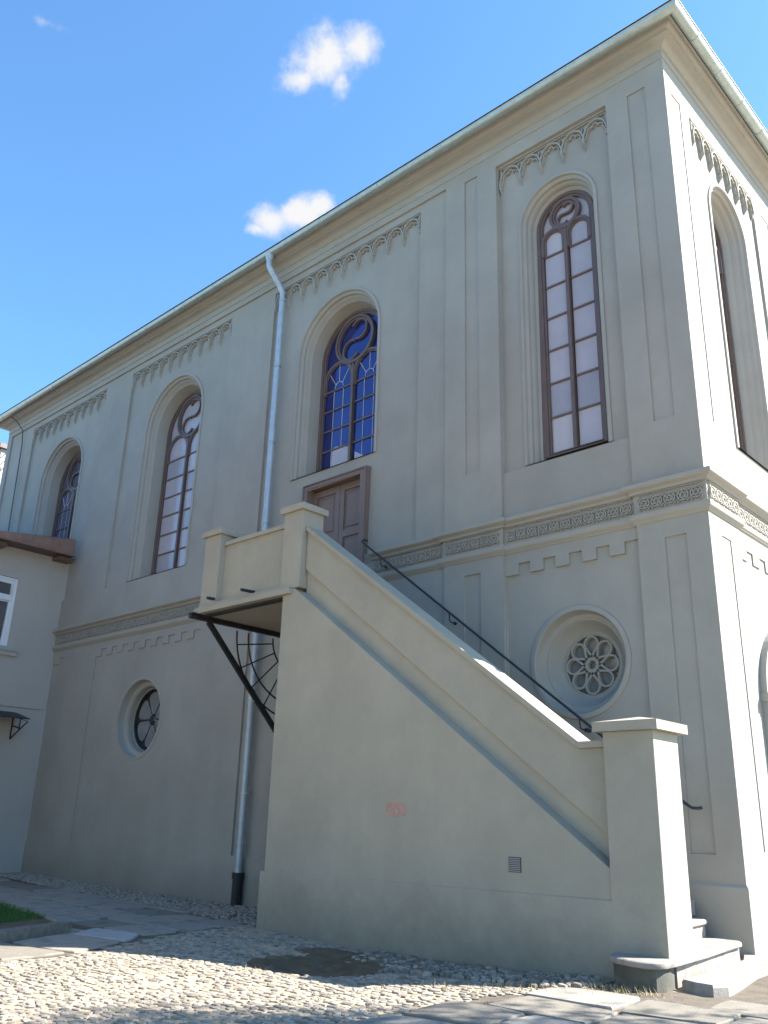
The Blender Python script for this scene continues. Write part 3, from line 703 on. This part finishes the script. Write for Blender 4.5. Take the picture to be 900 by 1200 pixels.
o1 = [(-4.50, 9.36), (-4.33, 9.27), (-4.13, 9.25), (-4.05, 9.42), (-4.16, 10.2), (-4.30, 11.3), (-4.42, 12.6), (-5.0, 12.6), (-4.9, 11.9), (-4.7, 11.4), (-4.55, 10)]
m.loft([[(x, y, -1.7) for x, y in o1], [(x, y, -1.40) for x, y in o1], [(x, y, -1.375) for x, y in inset(o1, .02)]]); m.face([(x, y, -1.375) for x, y in inset(o1, .02)]); m.build('bottom_step', STEP, st, smooth=False)
# handrail on the hall wall
hr = lambda x: line(x, -11.6, 5.20, -5.42, .37)
m = MB(); yr = YF-.16
m.tube([(-11.72, YF, 5.36), (-11.74, YF-.10, 5.36), (-11.72, yr, 5.30), (-11.6, yr, 5.20), (-5.42, yr, .37), (-5.36, yr, .335), (-5.29, yr+.02, .33), (-5.24, yr+.05, .34)], .020, 8)
hrl = m.build('handrail', STEEL, st, smooth=True)
for x in (-9.50, -7.0, -11.2):
    m = MB(); z = hr(x); m.tube([(x, yr, z-.01), (x+.01, yr, z-.15), (x+.02, yr+.04, z-.17), (x+.02, YF+.1, z-.17)], .012, 6); m.tube([(x+.02, YF-.03, z-.17), (x+.02, YF+.1, z-.17)], .03, 8); m.build('rail_bracket', STEEL, hrl)
# patch and vent on the side wall
m = MB(); m.box(-8.59, -8.24, YW-.004, YW+.02, .125, .30); m.build('pink_patch', PINK, st)
m = MB(); m.box(-6.58, -6.40, YW-.006, YW+.02, -.48, -.31); v = m.build('vent_grille', BLACKMETAL, st)
for k in range(8):
    m = MB(); z = -.472+k*.02; m.box(-6.575, -6.405, YW-.016, YW-.007, z, z+.013); m.build('vent_slat', GREYMETAL, v)

# ================================================================== SMALL HOUSE ON THE LEFT
XH = -24.3
hs = thing('small_house', 'low pale rendered house with copper-edged roof butting against the hall at far left', 'house', (-29, 6, -1.5))
PH = lambda u, d, z: (XH+d, u, z)
m = MB()
WY0, WY1, WZ0, WZ1 = 9.45, 10.66, 4.42, 6.36
region(m, PH, rect(-3, 12.2, -2.0, 7.25), 0, [], [rect(WY0, WY1, WZ0, WZ1), rect(5.2, 6.4, WZ0, WZ1)])
m.face([(XH, -3, -2), (-36, -3, -2), (-36, -3, 7.25), (XH, -3, 7.25)]); m.face([(-36, -3, -2), (-36, 11.9, -2), (-36, 11.9, 7.25), (-36, -3, 7.25)])
for (a, b) in ((WY0, WY1), (5.2, 6.4)): m.loft([[PH(u, 0, z) for u, z in rect(a, b, WZ0, WZ1)], [PH(u, -.14, z) for u, z in rect(a, b, WZ0, WZ1)]])
m.build('wall', HOUSEWALL, hs)
m = MB(); m.fbox(PH, -3, 12.15, 0, .03, -2.0, 2.80); m.build('lower_wall_facing', HOUSEWALL, hs, bevel=.01)
m = MB(); m.fbox(PH, -3, 11.93, 0, .06, 2.802, 2.86); m.build('string_course', HOUSEWALL, hs)
for (a, b) in ((WY0, WY1), (5.2, 6.4)):
    m = MB(); m.ribbon(PH, rect(a+.045, b-.045, WZ0+.045, WZ1-.045), .09, -.14, -.02, True); wi = m.build('window', WHITE, hs)
    m = MB(); m.fbox(PH, a+.09, b-.09, -.13, -.03, WZ1-.66, WZ1-.56); m.build('transom', WHITE, wi)
    m = MB(); m.fbox(PH, (a+b)/2-.04, (a+b)/2+.04, -.13, -.028, WZ0+.09, WZ1-.66); m.build('mullion', WHITE, wi)
    for (u0, u1, z0, z1) in ((a+.09, (a+b)/2-.04, WZ0+.09, WZ1-.66), ((a+b)/2+.04, b-.09, WZ0+.09, WZ1-.66), (a+.09, b-.09, WZ1-.56, WZ1-.09)):
        m = MB(); m.ribbon(PH, rect(u0+.03, u1-.03, z0+.03, z1-.03), .055, -.12, -.045, True); m.build('sash', WHITE, wi)
        m = MB(); m.fbox(PH, u0+.05, u1-.05, -.11, -.10, z0+.05, z1-.05); m.build('pane', HGLASS, wi)
    m = MB(); m.fbox(PH, a-.2, b+.3, 0, .12, WZ0-.14, WZ0-.10); m.build('sill', ZINC, wi)
    m = MB(); m.fbox(PH, a-.15, b+.27, 0, .08, WZ0-.26, WZ0-.141); m.build('sill_moulding', HOUSEWALL, wi)
m = MB()
m.face([(-23.75, -3.4, 7.28), (-23.75, 11.95, 7.28), (-30.2, 11.95, 9.2), (-30.2, -3.4, 9.2)]); m.face([(-36.5, -3.4, 7.3), (-36.5, 11.95, 7.3), (-30.2, 11.95, 9.2), (-30.2, -3.4, 9.2)])
m.face([(-23.75, -3.4, 7.22), (-24.32, -3.4, 7.22), (-24.32, 11.95, 7.22), (-23.75, 11.95, 7.22)])
m.build('roof', ROOF, hs)
m = MB()
m.prism([(-23.72, -3.4, 7.24), (-23.72, 8.8, 7.235), (-23.72, 11.93, 7.24), (-23.72, 11.93, 7.70), (-23.72, 8.8, 7.30), (-23.72, -3.4, 7.30)],
        [(-23.76, -3.4, 7.20), (-23.76, 8.8, 7.20), (-23.76, 11.93, 7.24), (-23.9, 11.93, 7.80), (-23.8, 8.8, 7.33), (-23.78, -3.4, 7.32)])
ce = m.build('copper_edge', COPPER, hs)
for y, zz in ((11.2, 7.60), (10.4, 7.50), (9.5, 7.39)):
    m = MB(); m.box(-23.718, -23.695, y-.012, y+.012, 7.22, zz); m.build('seam', COPPER, ce)
m = MB(); m.tube([(-23.70, -3.4, 7.24), (-23.70, 11.9, 7.24)], .035, 10); m.build('gutter', COPPER, hs, smooth=True)
m = MB(); m.fbox(PH, 11.55, 12.02, 0, .40, 7.10, 7.20); m.build('eaves_block', BROWN, hs)
for y in (9.9, 8.2, 6.4): 
    m = MB(); m.fbox(PH, y-.1, y+.1, 0, .4, 7.08, 7.21); m.build('rafter_end', BROWN, hs)
# door canopy
m = MB(); m.prism([PH(u, .03, z) for u, z in ((9.2, 2.66), (11.2, 2.66), (11.2, 2.63), (9.2, 2.63))], [PH(u, .95, z) for u, z in ((9.2, 2.44), (11.2, 2.44), (11.2, 2.415), (9.2, 2.415))])
ca = m.build('door_canopy', BLACKMETAL, hs)
for y in (11.15, 9.25):
    m = MB(); m.tube([PH(y, .05, 2.56), PH(y, .95, 2.36), PH(y, .05, 1.95), PH(y, .05, 2.56)], .022, 5); m.tube([PH(y, .05, 2.3), PH(y, .55, 2.2)], .016, 5); m.tube([PH(y, .5, 2.45), PH(y, .5, 2.18)], .016, 5); m.build('canopy_bracket', BLACKMETAL, ca)
# unseen wing added behind and left of the viewpoint to block sky light
m = MB(); m.box(-36, -15.5, -11, -3.01, -2, 9.5); m.build('added_unseen_wing_wall', HOUSEWALL, hs)
m = MB(); m.loft([[(-36.4, -11.4, 9.51), (-15.1, -11.4, 9.51), (-15.1, -2.9, 9.51), (-36.4, -2.9, 9.51)], [(-36.4, -7.2, 12), (-17, -7.2, 12), (-17, -7, 12), (-36.4, -7, 12)]]); m.build('added_unseen_wing_roof', ROOF, hs)
# neighbour building glimpsed past the hall's far end
nb = thing('neighbour_building', 'sliver of beige building with dark ledge beyond the far left hall end', 'building', (-39.5, 15.5, -1.5))
m = MB(); m.box(-43, -35.75, 14.0, 18, -2, 14.75); m.build('wall', HOUSEWALL, nb)
m = MB(); m.box(-43.2, -35.6, 13.85, 18.2, 14.752, 14.95); m.build('roof_edge', ROOF, nb)
m = MB(); m.box(-43.1, -35.45, 13.8, 14.0, 13.55, 13.8); m.build('ledge', STEEL, nb)
for k, dz in enumerate((0, .32, .62)):
    m = MB(); m.tube([(XE-.02, YF+.5, 13.0-dz), (-35, 13.0, 13.05-dz), (-44, 13.8, 13.5-dz)], .016, 5)
    o = m.build('overhead_cable', STEEL, None); o['label'] = ('topmost', 'middle', 'lowest')[k]+' of the dark cables running left from the hall end'; o['category'] = 'cable'; o['group'] = 'cables strung from the end of the hall'

# ================================================================== GROUND
def sm(a, b, x):
    t = max(0, min(1, (x-a)/(b-a))); return t*t*(3-2*t)
def gz(x, y):
    z = -1.5
    near_hall = sm(9.6, 11.8, y)
    z += near_hall*(-.06*sm(-24, -15, x) + .12*sm(-8, -5, x))
    z += .06*sm(-19, -24, x) if False else .06*(1-sm(-24, -19, x))
    z += -.075*math.exp(-((x+8)/1.6)**2-((y-9.2)/.9)**2)
    z += -.17*math.exp(-((x+8.35)/.8)**2-((y-7.9)/.75)**2)
    z += .03*sm(-6, -5, x)
    z += .012*math.sin(x*2.1+y)*math.cos(y*1.7)
    return z
xs = [-400, -200, -100, -60, -40, -34, -30] + [-28+.5*i for i in range(22)] + [-17+.2*i for i in range(86)] + [.4, 1, 2, 4, 8, 20, 60, 150, 400]
ys = [-400, -200, -100, -50, -20, -10, -6, -4, -2, -1] + [0+.2*i for i in range(66)] + [13.5, 14.5, 16, 20, 30, 60, 120, 250, 400]
m = MB(); nx = len(xs)
for y in ys:
    for x in xs: m.v.append((x, y, (gz(x, y) if -28 <= x <= 2 and -2 <= y <= 14 else -1.5)-.012))
for j in range(len(ys)-1):
    for i in range(nx-1): m.f.append([j*nx+i, j*nx+i+1, (j+1)*nx+i+1, (j+1)*nx+i])
gnd = m.build('ground', SAND, None, smooth=True, kind='structure')

def edge_x(y):      # border between the flagged path (left) and the cobbles (right)
    P_ = [(4.0, -9.8), (5.1, -10.3), (5.7, -10.2), (6.9, -10.75), (7.9, -11.25), (9.7, -11.65), (12, -11.7)]
    for (a, xa), (b, xb_) in zip(P_, P_[1:]):
        if a <= y <= b: return xa+(xb_-xa)*(y-a)/(b-a)
    return P_[0][1] if y < 4 else -11.7
def gravel_y(x): return line(x, -20, 10.75, -11.8, 9.75) if x > -20 else 10.9
def right_flags(x, y): return (x > -5.55+.28*max(0, y-7.6) and y < 9.25+.0*x and x > -5.6) or (x > -4.15 and y >= 9.1)
def in_bed(x, y): return x < -11.55-.45*(y-5.6) and y < 7.15+.05*(-12-x) if y < 9 else False
def stair_clear(x, y): return (-11.3 < x < -5.1 and y > 9.3) or (x > -5.3 and x < -4.0 and 8.85 < y < 12.7)
def pit(x, y): return ((x+8.35)/.85)**2+((y-7.9)/.8)**2 < 1

# flagstones
path = MB(); 
def flag_poly(m, pts, h, jit=.0):
    cx_ = sum(p[0] for p in pts)/len(pts); cy_ = sum(p[1] for p in pts)/len(pts)
    z = gz(cx_, cy_)
    tx, ty = random.uniform(-.006, .006), random.uniform(-.006, .006)
    def zz(x, y): return gz(x, y)*1.0+h+tx*(x-cx_)+ty*(y-cy_)
    # outline with a few extra points so edges are not ruler straight
    o = []
    for i in range(len(pts)):
        a, b = pts[i], pts[(i+1) % len(pts)]
        for t in (0, .33, .66):
            x = a[0]+(b[0]-a[0])*t; y = a[1]+(b[1]-a[1])*t
            if t == 0: x += (cx_-x)*.05; y += (cy_-y)*.05
            o.append((x+random.uniform(-.009, .009), y+random.uniform(-.009, .009)))
    i1 = [(x+(cx_-x)*.028, y+(cy_-y)*.028) for x, y in o]
    m.loft([[(x, y, z-.08) for x, y in o], [(x, y, zz(x, y)-.012) for x, y in o], [(x, y, zz(x, y)) for x, y in i1]])
    m.face([(x, y, zz(x, y)) for x, y in i1])
lp = MB()
lpts = [(-28, 12), (-28, 7.2), (-13, 7.2), (-12.2, 6.9), (-11.5, 5.2), (-11.3, 3.2), (-9.7, 3.2), (-10.2, 5.6), (-10.8, 7.0), (-11.7, 9.7), (-13, 12)]
lp.face([(x, y, gz(x, y)-.004) for x, y in lpts]) if False else None
def sheet(poly_test, x0, x1, y0, y1, s, dz):
    m = MB(); idx = {}
    nx_, ny_ = int((x1-x0)/s), int((y1-y0)/s)
    for j in range(ny_):
        for i in range(nx_):
            cxx, cyy = x0+(i+.5)*s, y0+(j+.5)*s
            if not poly_test(cxx, cyy): continue
            q = []
            for a, b in ((i, j), (i+1, j), (i+1, j+1), (i, j+1)):
                if (a, b) not in idx: idx[(a, b)] = m.vert((x0+a*s, y0+b*s, gz(x0+a*s, y0+b*s)+dz))
                q.append(idx[(a, b)])
            m.f.append(q)
    return m
fp = sheet(lambda x, y: x < edge_x(y) and y < gravel_y(x) and not in_bed(x, y), -28, -9.8, 3, 11, .25, -.006)
path = fp.build('flagstone_path', MORTAR, None, kind='structure')
nflag = 0
rows = [(7.45, 8.15), (8.15, 8.9), (8.9, 9.7), (9.7, 10.6)]
for r_, (ya, yb) in enumerate(rows):
    x = -11.2-random.uniform(0, .4)
    while x > -27:
        L = random.uniform(.85, 1.6); x2 = x-L
        ymax = min(yb, gravel_y((x+x2)/2)-.02)
        if ymax-ya > .3:
            xr = x
            if x > edge_x(ya)-.5:
                q = [(min(x, edge_x(ya)-.03), ya), (min(x, edge_x(ymax)-.03), ymax), (x2, ymax), (x2, ya)]
            else: q = [(x, ya), (x+random.uniform(-.05, .05), ymax), (x2, ymax), (x2+random.uniform(-.05, .05), ya)]
            if q[0][0]-q[3][0] > .3:
                q = [(a+random.uniform(-.02, .02), b+random.uniform(-.03, .03)) for a, b in q]
                sh = [(q[0][0]-.028, q[0][1]+.028), (q[1][0]-.028, q[1][1]-.028), (q[2][0]+.028, q[2][1]-.028), (q[3][0]+.028, q[3][1]+.028)]
                m = MB(); flag_poly(m, sh[::-1], .018+random.uniform(-.010, .016)); m.build('flagstone', FLAG[random.choice((0, 0, 1, 3))], path); nflag += 1
        x = x2
for q, mi in (([(-12.35, 7.35), (-11.3, 7.86-.42), (-10.85, 6.95), (-11.9, 6.75)], 2), ([(-11.95, 6.70), (-10.85, 6.88), (-10.35, 5.95), (-11.6, 5.75)], 1),
              ([(-11.55, 5.68), (-10.38, 5.88), (-10.3, 5.05), (-11.45, 4.8)], 3), ([(-11.4, 4.75), (-10.3, 4.98), (-10.0, 4.1), (-11.3, 3.9)], 0)):
    m = MB(); flag_poly(m, q, .018); m.build('flagstone', FLAG[mi], path)
# right-hand flags
fp = sheet(right_flags, -5.8, 3, 4.4, 16, .2, -.006)
terr = fp.build('flagstone_paving', MORTAR, None, kind='structure')
rws = [4.4, 5.35, 6.2, 7.0, 7.75, 8.45, 9.2, 10.0, 10.9, 11.9, 13.0, 14.2]
for ya, yb in zip(rws, rws[1:]):
    x = -5.45+random.uniform(-.1, .2)+(.25*max(0, ya-7.6) if ya < 9 else 1.35)
    while x < 2.5:
        x2 = x+random.uniform(.8, 1.35); sk = .10
        q = [(x+sk*0, ya), (x2, ya+.05), (x2-.06, yb+.05), (x-.06, yb)]
        q = [(a+random.uniform(-.03, .03), b+random.uniform(-.03, .03)) for a, b in q]
        cxx, cyy = sum(p[0] for p in q)/4, sum(p[1] for p in q)/4
        q = [(a+(.018 if a < cxx else -.018), b+(.018 if b < cyy else -.018)) for a, b in q]
        if not stair_clear(q[0][0]+.1, q[0][1]) and not stair_clear(q[3][0]+.05, q[3][1]-.05):
            m = MB(); flag_poly(m, q, .016+random.uniform(-.006, .008)); m.build('flagstone', FLAG[random.choice((0, 3, 3))], terr)
        x = x2

# cobbles
cob_meshes = []
def cobble(seed, hgt):
    rnd = random.Random(seed); m = MB(); n = 7
    ang = [360/n*i+rnd.uniform(-20, 20) for i in range(n)]; rad = [rnd.uniform(.75, 1.12)*(1.12 if abs(math.cos(R(a))) > .7 else .95) for a in ang]
    loops = []
    for s_, z in ((1.0, -.8), (1.0, .45), (.88, .85), (.55, 1.0)):
        loops.append([(math.cos(R(a))*r*s_, math.sin(R(a))*r*s_, z*hgt+rnd.uniform(-.1, .1)*hgt*(z > .5)) for a, r in zip(ang, rad)])
    m.loft(loops); m.face(loops[-1]); return m
CM = [cobble(s, 1) for s in range(12)]
cme = []
for k, c_ in enumerate(CM):
    for mt in (COB[0], COB[1], COB[2], COB[3]): cme.append(mesh_only(c_, 'cobblestone', mt, True))
places = []
y = 2.6; row = 0
while y < 9.7:
    ry = .086; x = -12+random.uniform(0, .1)
    while x < -4.0:
        wd = random.uniform(.06, .14)
        # slightly fanned courses
        xx = x+wd/2; yy = y+random.uniform(-.03, .03)+.05*math.sin(xx*1.3)
        x += wd
        if xx < edge_x(yy)+.06 or right_flags(xx-.05, yy) or stair_clear(xx, yy) or in_bed(xx, yy): continue
        if pit(xx, yy) or not in_frame(xx, yy, gz(xx, yy)): continue
        if random.random() < .04+.3*(math.sin(xx*1.9+yy*.8)*math.cos(yy*2.3-xx*.7) > .45): continue
        rough = yy > 8.0+.12*(xx+8) and xx > -8.6
        places.append((xx, yy, wd*.5*random.uniform(.86, .98), ry*.5*random.uniform(.86, 1.0), rough))
    y += ry; row += 1
yard = sheet(lambda x, y: edge_x(y) <= x and not right_flags(x, y) and not stair_clear(x, y) and y < 9.8, -12, -3.9, 2.2, 9.9, .2, -.003)
yd = yard.build('cobbled_yard', SAND, None, kind='structure', smooth=True)
places.sort(key=lambda p: -(p[2]*p[3])/((p[0]**2+p[1]**2+2.25)**1.5))
rest = {0: MB(), 1: MB(), 2: MB(), 3: MB()}
for i, (x, y, a, b, rough) in enumerate(places):
    h = random.uniform(.007, .013) if not rough else random.uniform(.03, .05)
    if rough: a *= 1.0; 
    mi = random.choices((0, 1, 2, 3), (5, 2, 3, 2) if not rough else (4, 5, 2, 2))[0]
    var = random.randrange(12); rz = random.uniform(-.35, .35)
    dz = random.uniform(-.007, .002)
    if i < 290:
        inst(cme[var*4+mi], 'cobblestone', yd, (x, y, gz(x, y)+dz), rz, (a, b, h))
    else:
        q = rest[mi]; k = len(q.v); ca_, sa_ = math.cos(rz), math.sin(rz); z0 = gz(x, y)+dz
        for vx, vy, vz in CM[var].v:
            vx *= a; vy *= b; q.v.append((x+vx*ca_-vy*sa_, y+vx*sa_+vy*ca_, z0+vz*h))
        for f in CM[var].f: q.f.append([k+t for t in f])
for mi, q in rest.items():
    if q.v: q.build('small_cobbles', COB[mi], yd, smooth=True, kind='stuff')
# gravel strip at the foot of the hall wall, and loose stones
m = MB()
def pebble(m, x, y, z, r):
    n = 5; loops = []
    a0 = random.uniform(0, 6.28); sq = random.uniform(.6, 1)
    for s_, h in ((1, 0), (.85, .5), (.4, .8)):
        loops.append([(x+math.cos(a0+1.2566*i)*r*s_, y+math.sin(a0+1.2566*i)*r*s_*sq, z+h*r*.8) for i in range(n)])
    m.loft(loops); m.face(loops[-1])
mm = [MB(), MB()]
for k in range(5200):
    x = -random.uniform(11.2, 24); y = random.uniform(gravel_y(x)-.08, 12.0)
    pebble(mm[k % 2], x, y, gz(x, y)-.015, random.uniform(.018, .055)*(1.2 if random.random() < .12 else 1))
gs = sheet(lambda x, y: y > gravel_y(x) and x < -11.2, -25, -11, 9.5, 12.1, .25, -.004).build('gravel_bed', MORTAR, None, kind='structure')
for q, mt in zip(mm, (COB[0], COB[2])): q.build('gravel', mt, gs, kind='stuff')
from mathutils import noise as mn
sm_ = sheet(lambda x, y: ((x+8.35)/.95)**2+((y-7.95)/.9)**2 < 1+.25*mn.noise(Vector((x*3, y*3, 2))) or (((x+8.0)/1.7)**2+((y-8.7)/.5)**2 < 1 and y < 9.32), -10.2, -6, 6.6, 9.4, .05, .006)
sm_.v = [(x, y, z+.014+.03*mn.noise(Vector((x*4, y*4, 0)))+.022*mn.noise(Vector((x*13, y*13, 5)))-.06*sm(.62, 1.0, min(((x+8.35)/.95)**2+((y-7.95)/.9)**2, ((x+8.0)/1.7)**2+((y-8.7)/.5)**2))) for x, y, z in sm_.v]
sp_ = sm_.build('soil_patch', SOIL, None, kind='structure')
mm = [MB(), MB(), MB()]
for k in range(420):
    x = random.uniform(-9.6, -5.4); y = random.uniform(7.2, 9.3)
    if not (y > 8.6 and not pit(x, y)) and random.random() < .8: continue
    pebble(mm[k % 3], x, y, gz(x, y)-.01, random.uniform(.01, .045))
for k in range(900):
    x = random.uniform(-10.3, -5); y = random.uniform(3.5, 9)
    if pit(x, y): continue
    pebble(mm[k % 3], x, y, gz(x, y)+.0, random.uniform(.006, .018))
for q, mt in zip(mm, (COB[1], COB[0], COB[2])): o = q.build('loose_stones', mt, None, kind='stuff'); o['label'] = 'loose stones scattered on the cobbles and bare soil'; o['category'] = 'stones'

# kerb and grass bed
kb = MB()
kl = [(-10.9, 4.0), (-11.62, 5.6), (-12.22, 6.93)]
def kerbseg(a, b, w=.17, h=.13):
    a, b = Vector(a), Vector(b); t = (b-a).normalized(); nrm = Vector((-t.y, t.x))*w
    m = MB(); q = [a+t*.01, b-t*.01, b-t*.01+nrm, a+t*.01+nrm]
    lo = [(p.x, p.y, -1.75) for p in q]; hi = [(p.x+random.uniform(-.01, .01), p.y, gz(p.x, p.y)+h) for p in q]
    m.prism(lo, hi); return m
kerb = thing('kerb', 'low dark stone kerb edging the lawn corner at lower left', 'kerb', (-12, 6, -1.5))
for a, b in (((-10.3, 2.8), (-10.95, 4.2)), ((-10.95, 4.2), (-11.62, 5.62)), ((-11.62, 5.62), (-12.24, 6.95)), ((-12.24, 6.95), (-13.7, 7.25)), ((-13.7, 7.25), (-16, 7.55)), ((-16, 7.55), (-19, 7.9))):
    kerbseg(a, b).build('kerbstone', COB[1] if b[0] > -13 else COB[0], kerb, bevel=.012)
m = MB(); m.face([(-11.75, 5.0, -1.40), (-12.35, 6.85, -1.40), (-13.7, 7.1, -1.40), (-19, 7.7, -1.40), (-19, 2, -1.40), (-11.0, 3.4, -1.40)]); m.build('lawn_soil', SOIL, None, kind='structure')
m = MB()
for k in range(26000):
    x = random.uniform(-17, -11.8); y = random.uniform(4.8, 7.35)
    if y > 6.85+.19*(-12.4-x) or x > -12.55-.33*(y-5.6): continue
    h = random.uniform(.03, .09); a = random.uniform(0, 6.28); w_2 = .006; lx, ly = random.uniform(-.03, .03), random.uniform(-.03, .03)
    k0 = len(m.v); m.v += [(x-w_2*math.cos(a), y-w_2*math.sin(a), -1.41), (x+w_2*math.cos(a), y+w_2*math.sin(a), -1.41), (x+lx, y+ly, -1.41+h)]; m.f.append([k0, k0+1, k0+2])
o = m.build('lawn_grass', GRASS, None, kind='stuff'); o['label'] = 'short green grass in the kerbed bed at lower left'; o['category'] = 'grass'
m = MB()
for (cx_, cy_, n, s) in ((-4.85, 8.75, 260, .22), (-4.2, 9.12, 60, .07), (-5.5, 8.2, 110, .3), (-5.7, 8.75, 60, .15), (-8.2, 6.85, 20, .1), (-6.0, 7.6, 60, .3), (-4.32, 9.15, 40, .05)):
    for k in range(n):
        x = random.gauss(cx_, s); y = random.gauss(cy_, s*.5); h = random.uniform(.02, .075); a = random.uniform(0, 6.28)
        if stair_clear(x, y): continue
        lx, ly = random.uniform(-.05, .05), random.uniform(-.05, .05); z = gz(x, y)
        k0 = len(m.v); m.v += [(x-.004*math.cos(a), y-.004*math.sin(a), z), (x+.004*math.cos(a), y+.004*math.sin(a), z), (x+lx, y+ly, z+h)]; m.f.append([k0, k0+1, k0+2])
o = m.build('dry_grass_tufts', DRYGRASS, None, kind='stuff'); o['label'] = 'dry grass tufts in the joints at the foot of the stairs'; o['category'] = 'grass'

# ================================================================== TREE standing off to the right, its shade falls across the yard
def tree(x, y, h, cr_, lab):
    t = thing('leafy_tree', lab, 'tree', (x, y, -1.5))
    m = MB(); m.tube([(x, y, -1.6), (x+.1, y, 1.5), (x-.1, y+.1, 4.5), (x, y, h*.7)], [.28, .22, .17, .08], 10)
    rnd = random.Random(3)
    tips = []
    for k in range(16):
        a = rnd.uniform(0, 6.28); z0 = rnd.uniform(h*.35, h*.68); r = cr_*rnd.uniform(.5, .9)
        p0 = Vector((x, y, z0)); p2 = p0+Vector((math.cos(a)*r, math.sin(a)*r, rnd.uniform(.6, 2.6))); p1 = (p0+p2)/2+Vector((0, 0, .3))
        m.tube([p0, p1, p2], [.08, .05, .02], 6); tips += [p1, p2]
    m.build('trunk', BARK, t, smooth=True)
    lm = MB()
    for k in range(170):
        if k < len(tips): c_ = tips[k]
        else:
            a = rnd.uniform(0, 6.28); b = rnd.uniform(-1, 1); rr = cr_*rnd.uniform(.5, 1.0); s_ = math.sqrt(1-b*b)
            c_ = Vector((x+math.cos(a)*s_*rr, y+math.sin(a)*s_*rr, h*.68+b*rr*.95))
        for j in range(110):
            p = c_+Vector((rnd.gauss(0, .33), rnd.gauss(0, .33), rnd.gauss(0, .26)))
            u = Vector((rnd.gauss(0, 1), rnd.gauss(0, 1), rnd.gauss(0, .5))).normalized(); v_ = u.cross(Vector((rnd.gauss(0, 1), rnd.gauss(0, 1), 1))).normalized()
            s_ = rnd.uniform(.05, .09); k0 = len(lm.v)
            lm.v += [tuple(p-u*s_), tuple(p+v_*s_*.5), tuple(p+u*s_), tuple(p-v_*s_*.5)]; lm.f.append([k0, k0+1, k0+2, k0+3])
    lm.build('crown', LEAF, t, kind='stuff')
    t['group'] = 'leafy trees round the yard'
    return t
t0 = tree(3.45, 12.5, 11.0, 2.1, 'leafy green tree standing to the right of the hall corner')
for x, y, sc_, rz, lab in ((-15.5, -7.5, 1.25, .7, 'unseen leafy tree added at the left of the row behind the yard to block sky light'), (-8.5, -9, 1.35, 2.1, 'unseen leafy tree added in the middle of the row behind the yard to block sky light'), (-1.5, -8.5, 1.2, 3.9, 'unseen leafy tree added at the right of the row behind the yard to block sky light'), (5.5, -7, 1.3, 5.2, 'unseen leafy tree added at the far right end of the row behind the yard to block sky light'), (-17.5, .3, 1.15, 1.3, 'unseen leafy tree added in front of the small house to block sky light')):  # unseen trees, added to shut out sky light and darken the lower facade
    r = t0.copy(); sc.collection.objects.link(r); r.location = (x, y, 0); r.rotation_euler = (0, 0, rz); r.scale = (sc_*1.35, sc_*1.35, sc_); r['label'] = lab
    for ch in list(t0.children):
        c_ = ch.copy(); sc.collection.objects.link(c_); c_.parent = r
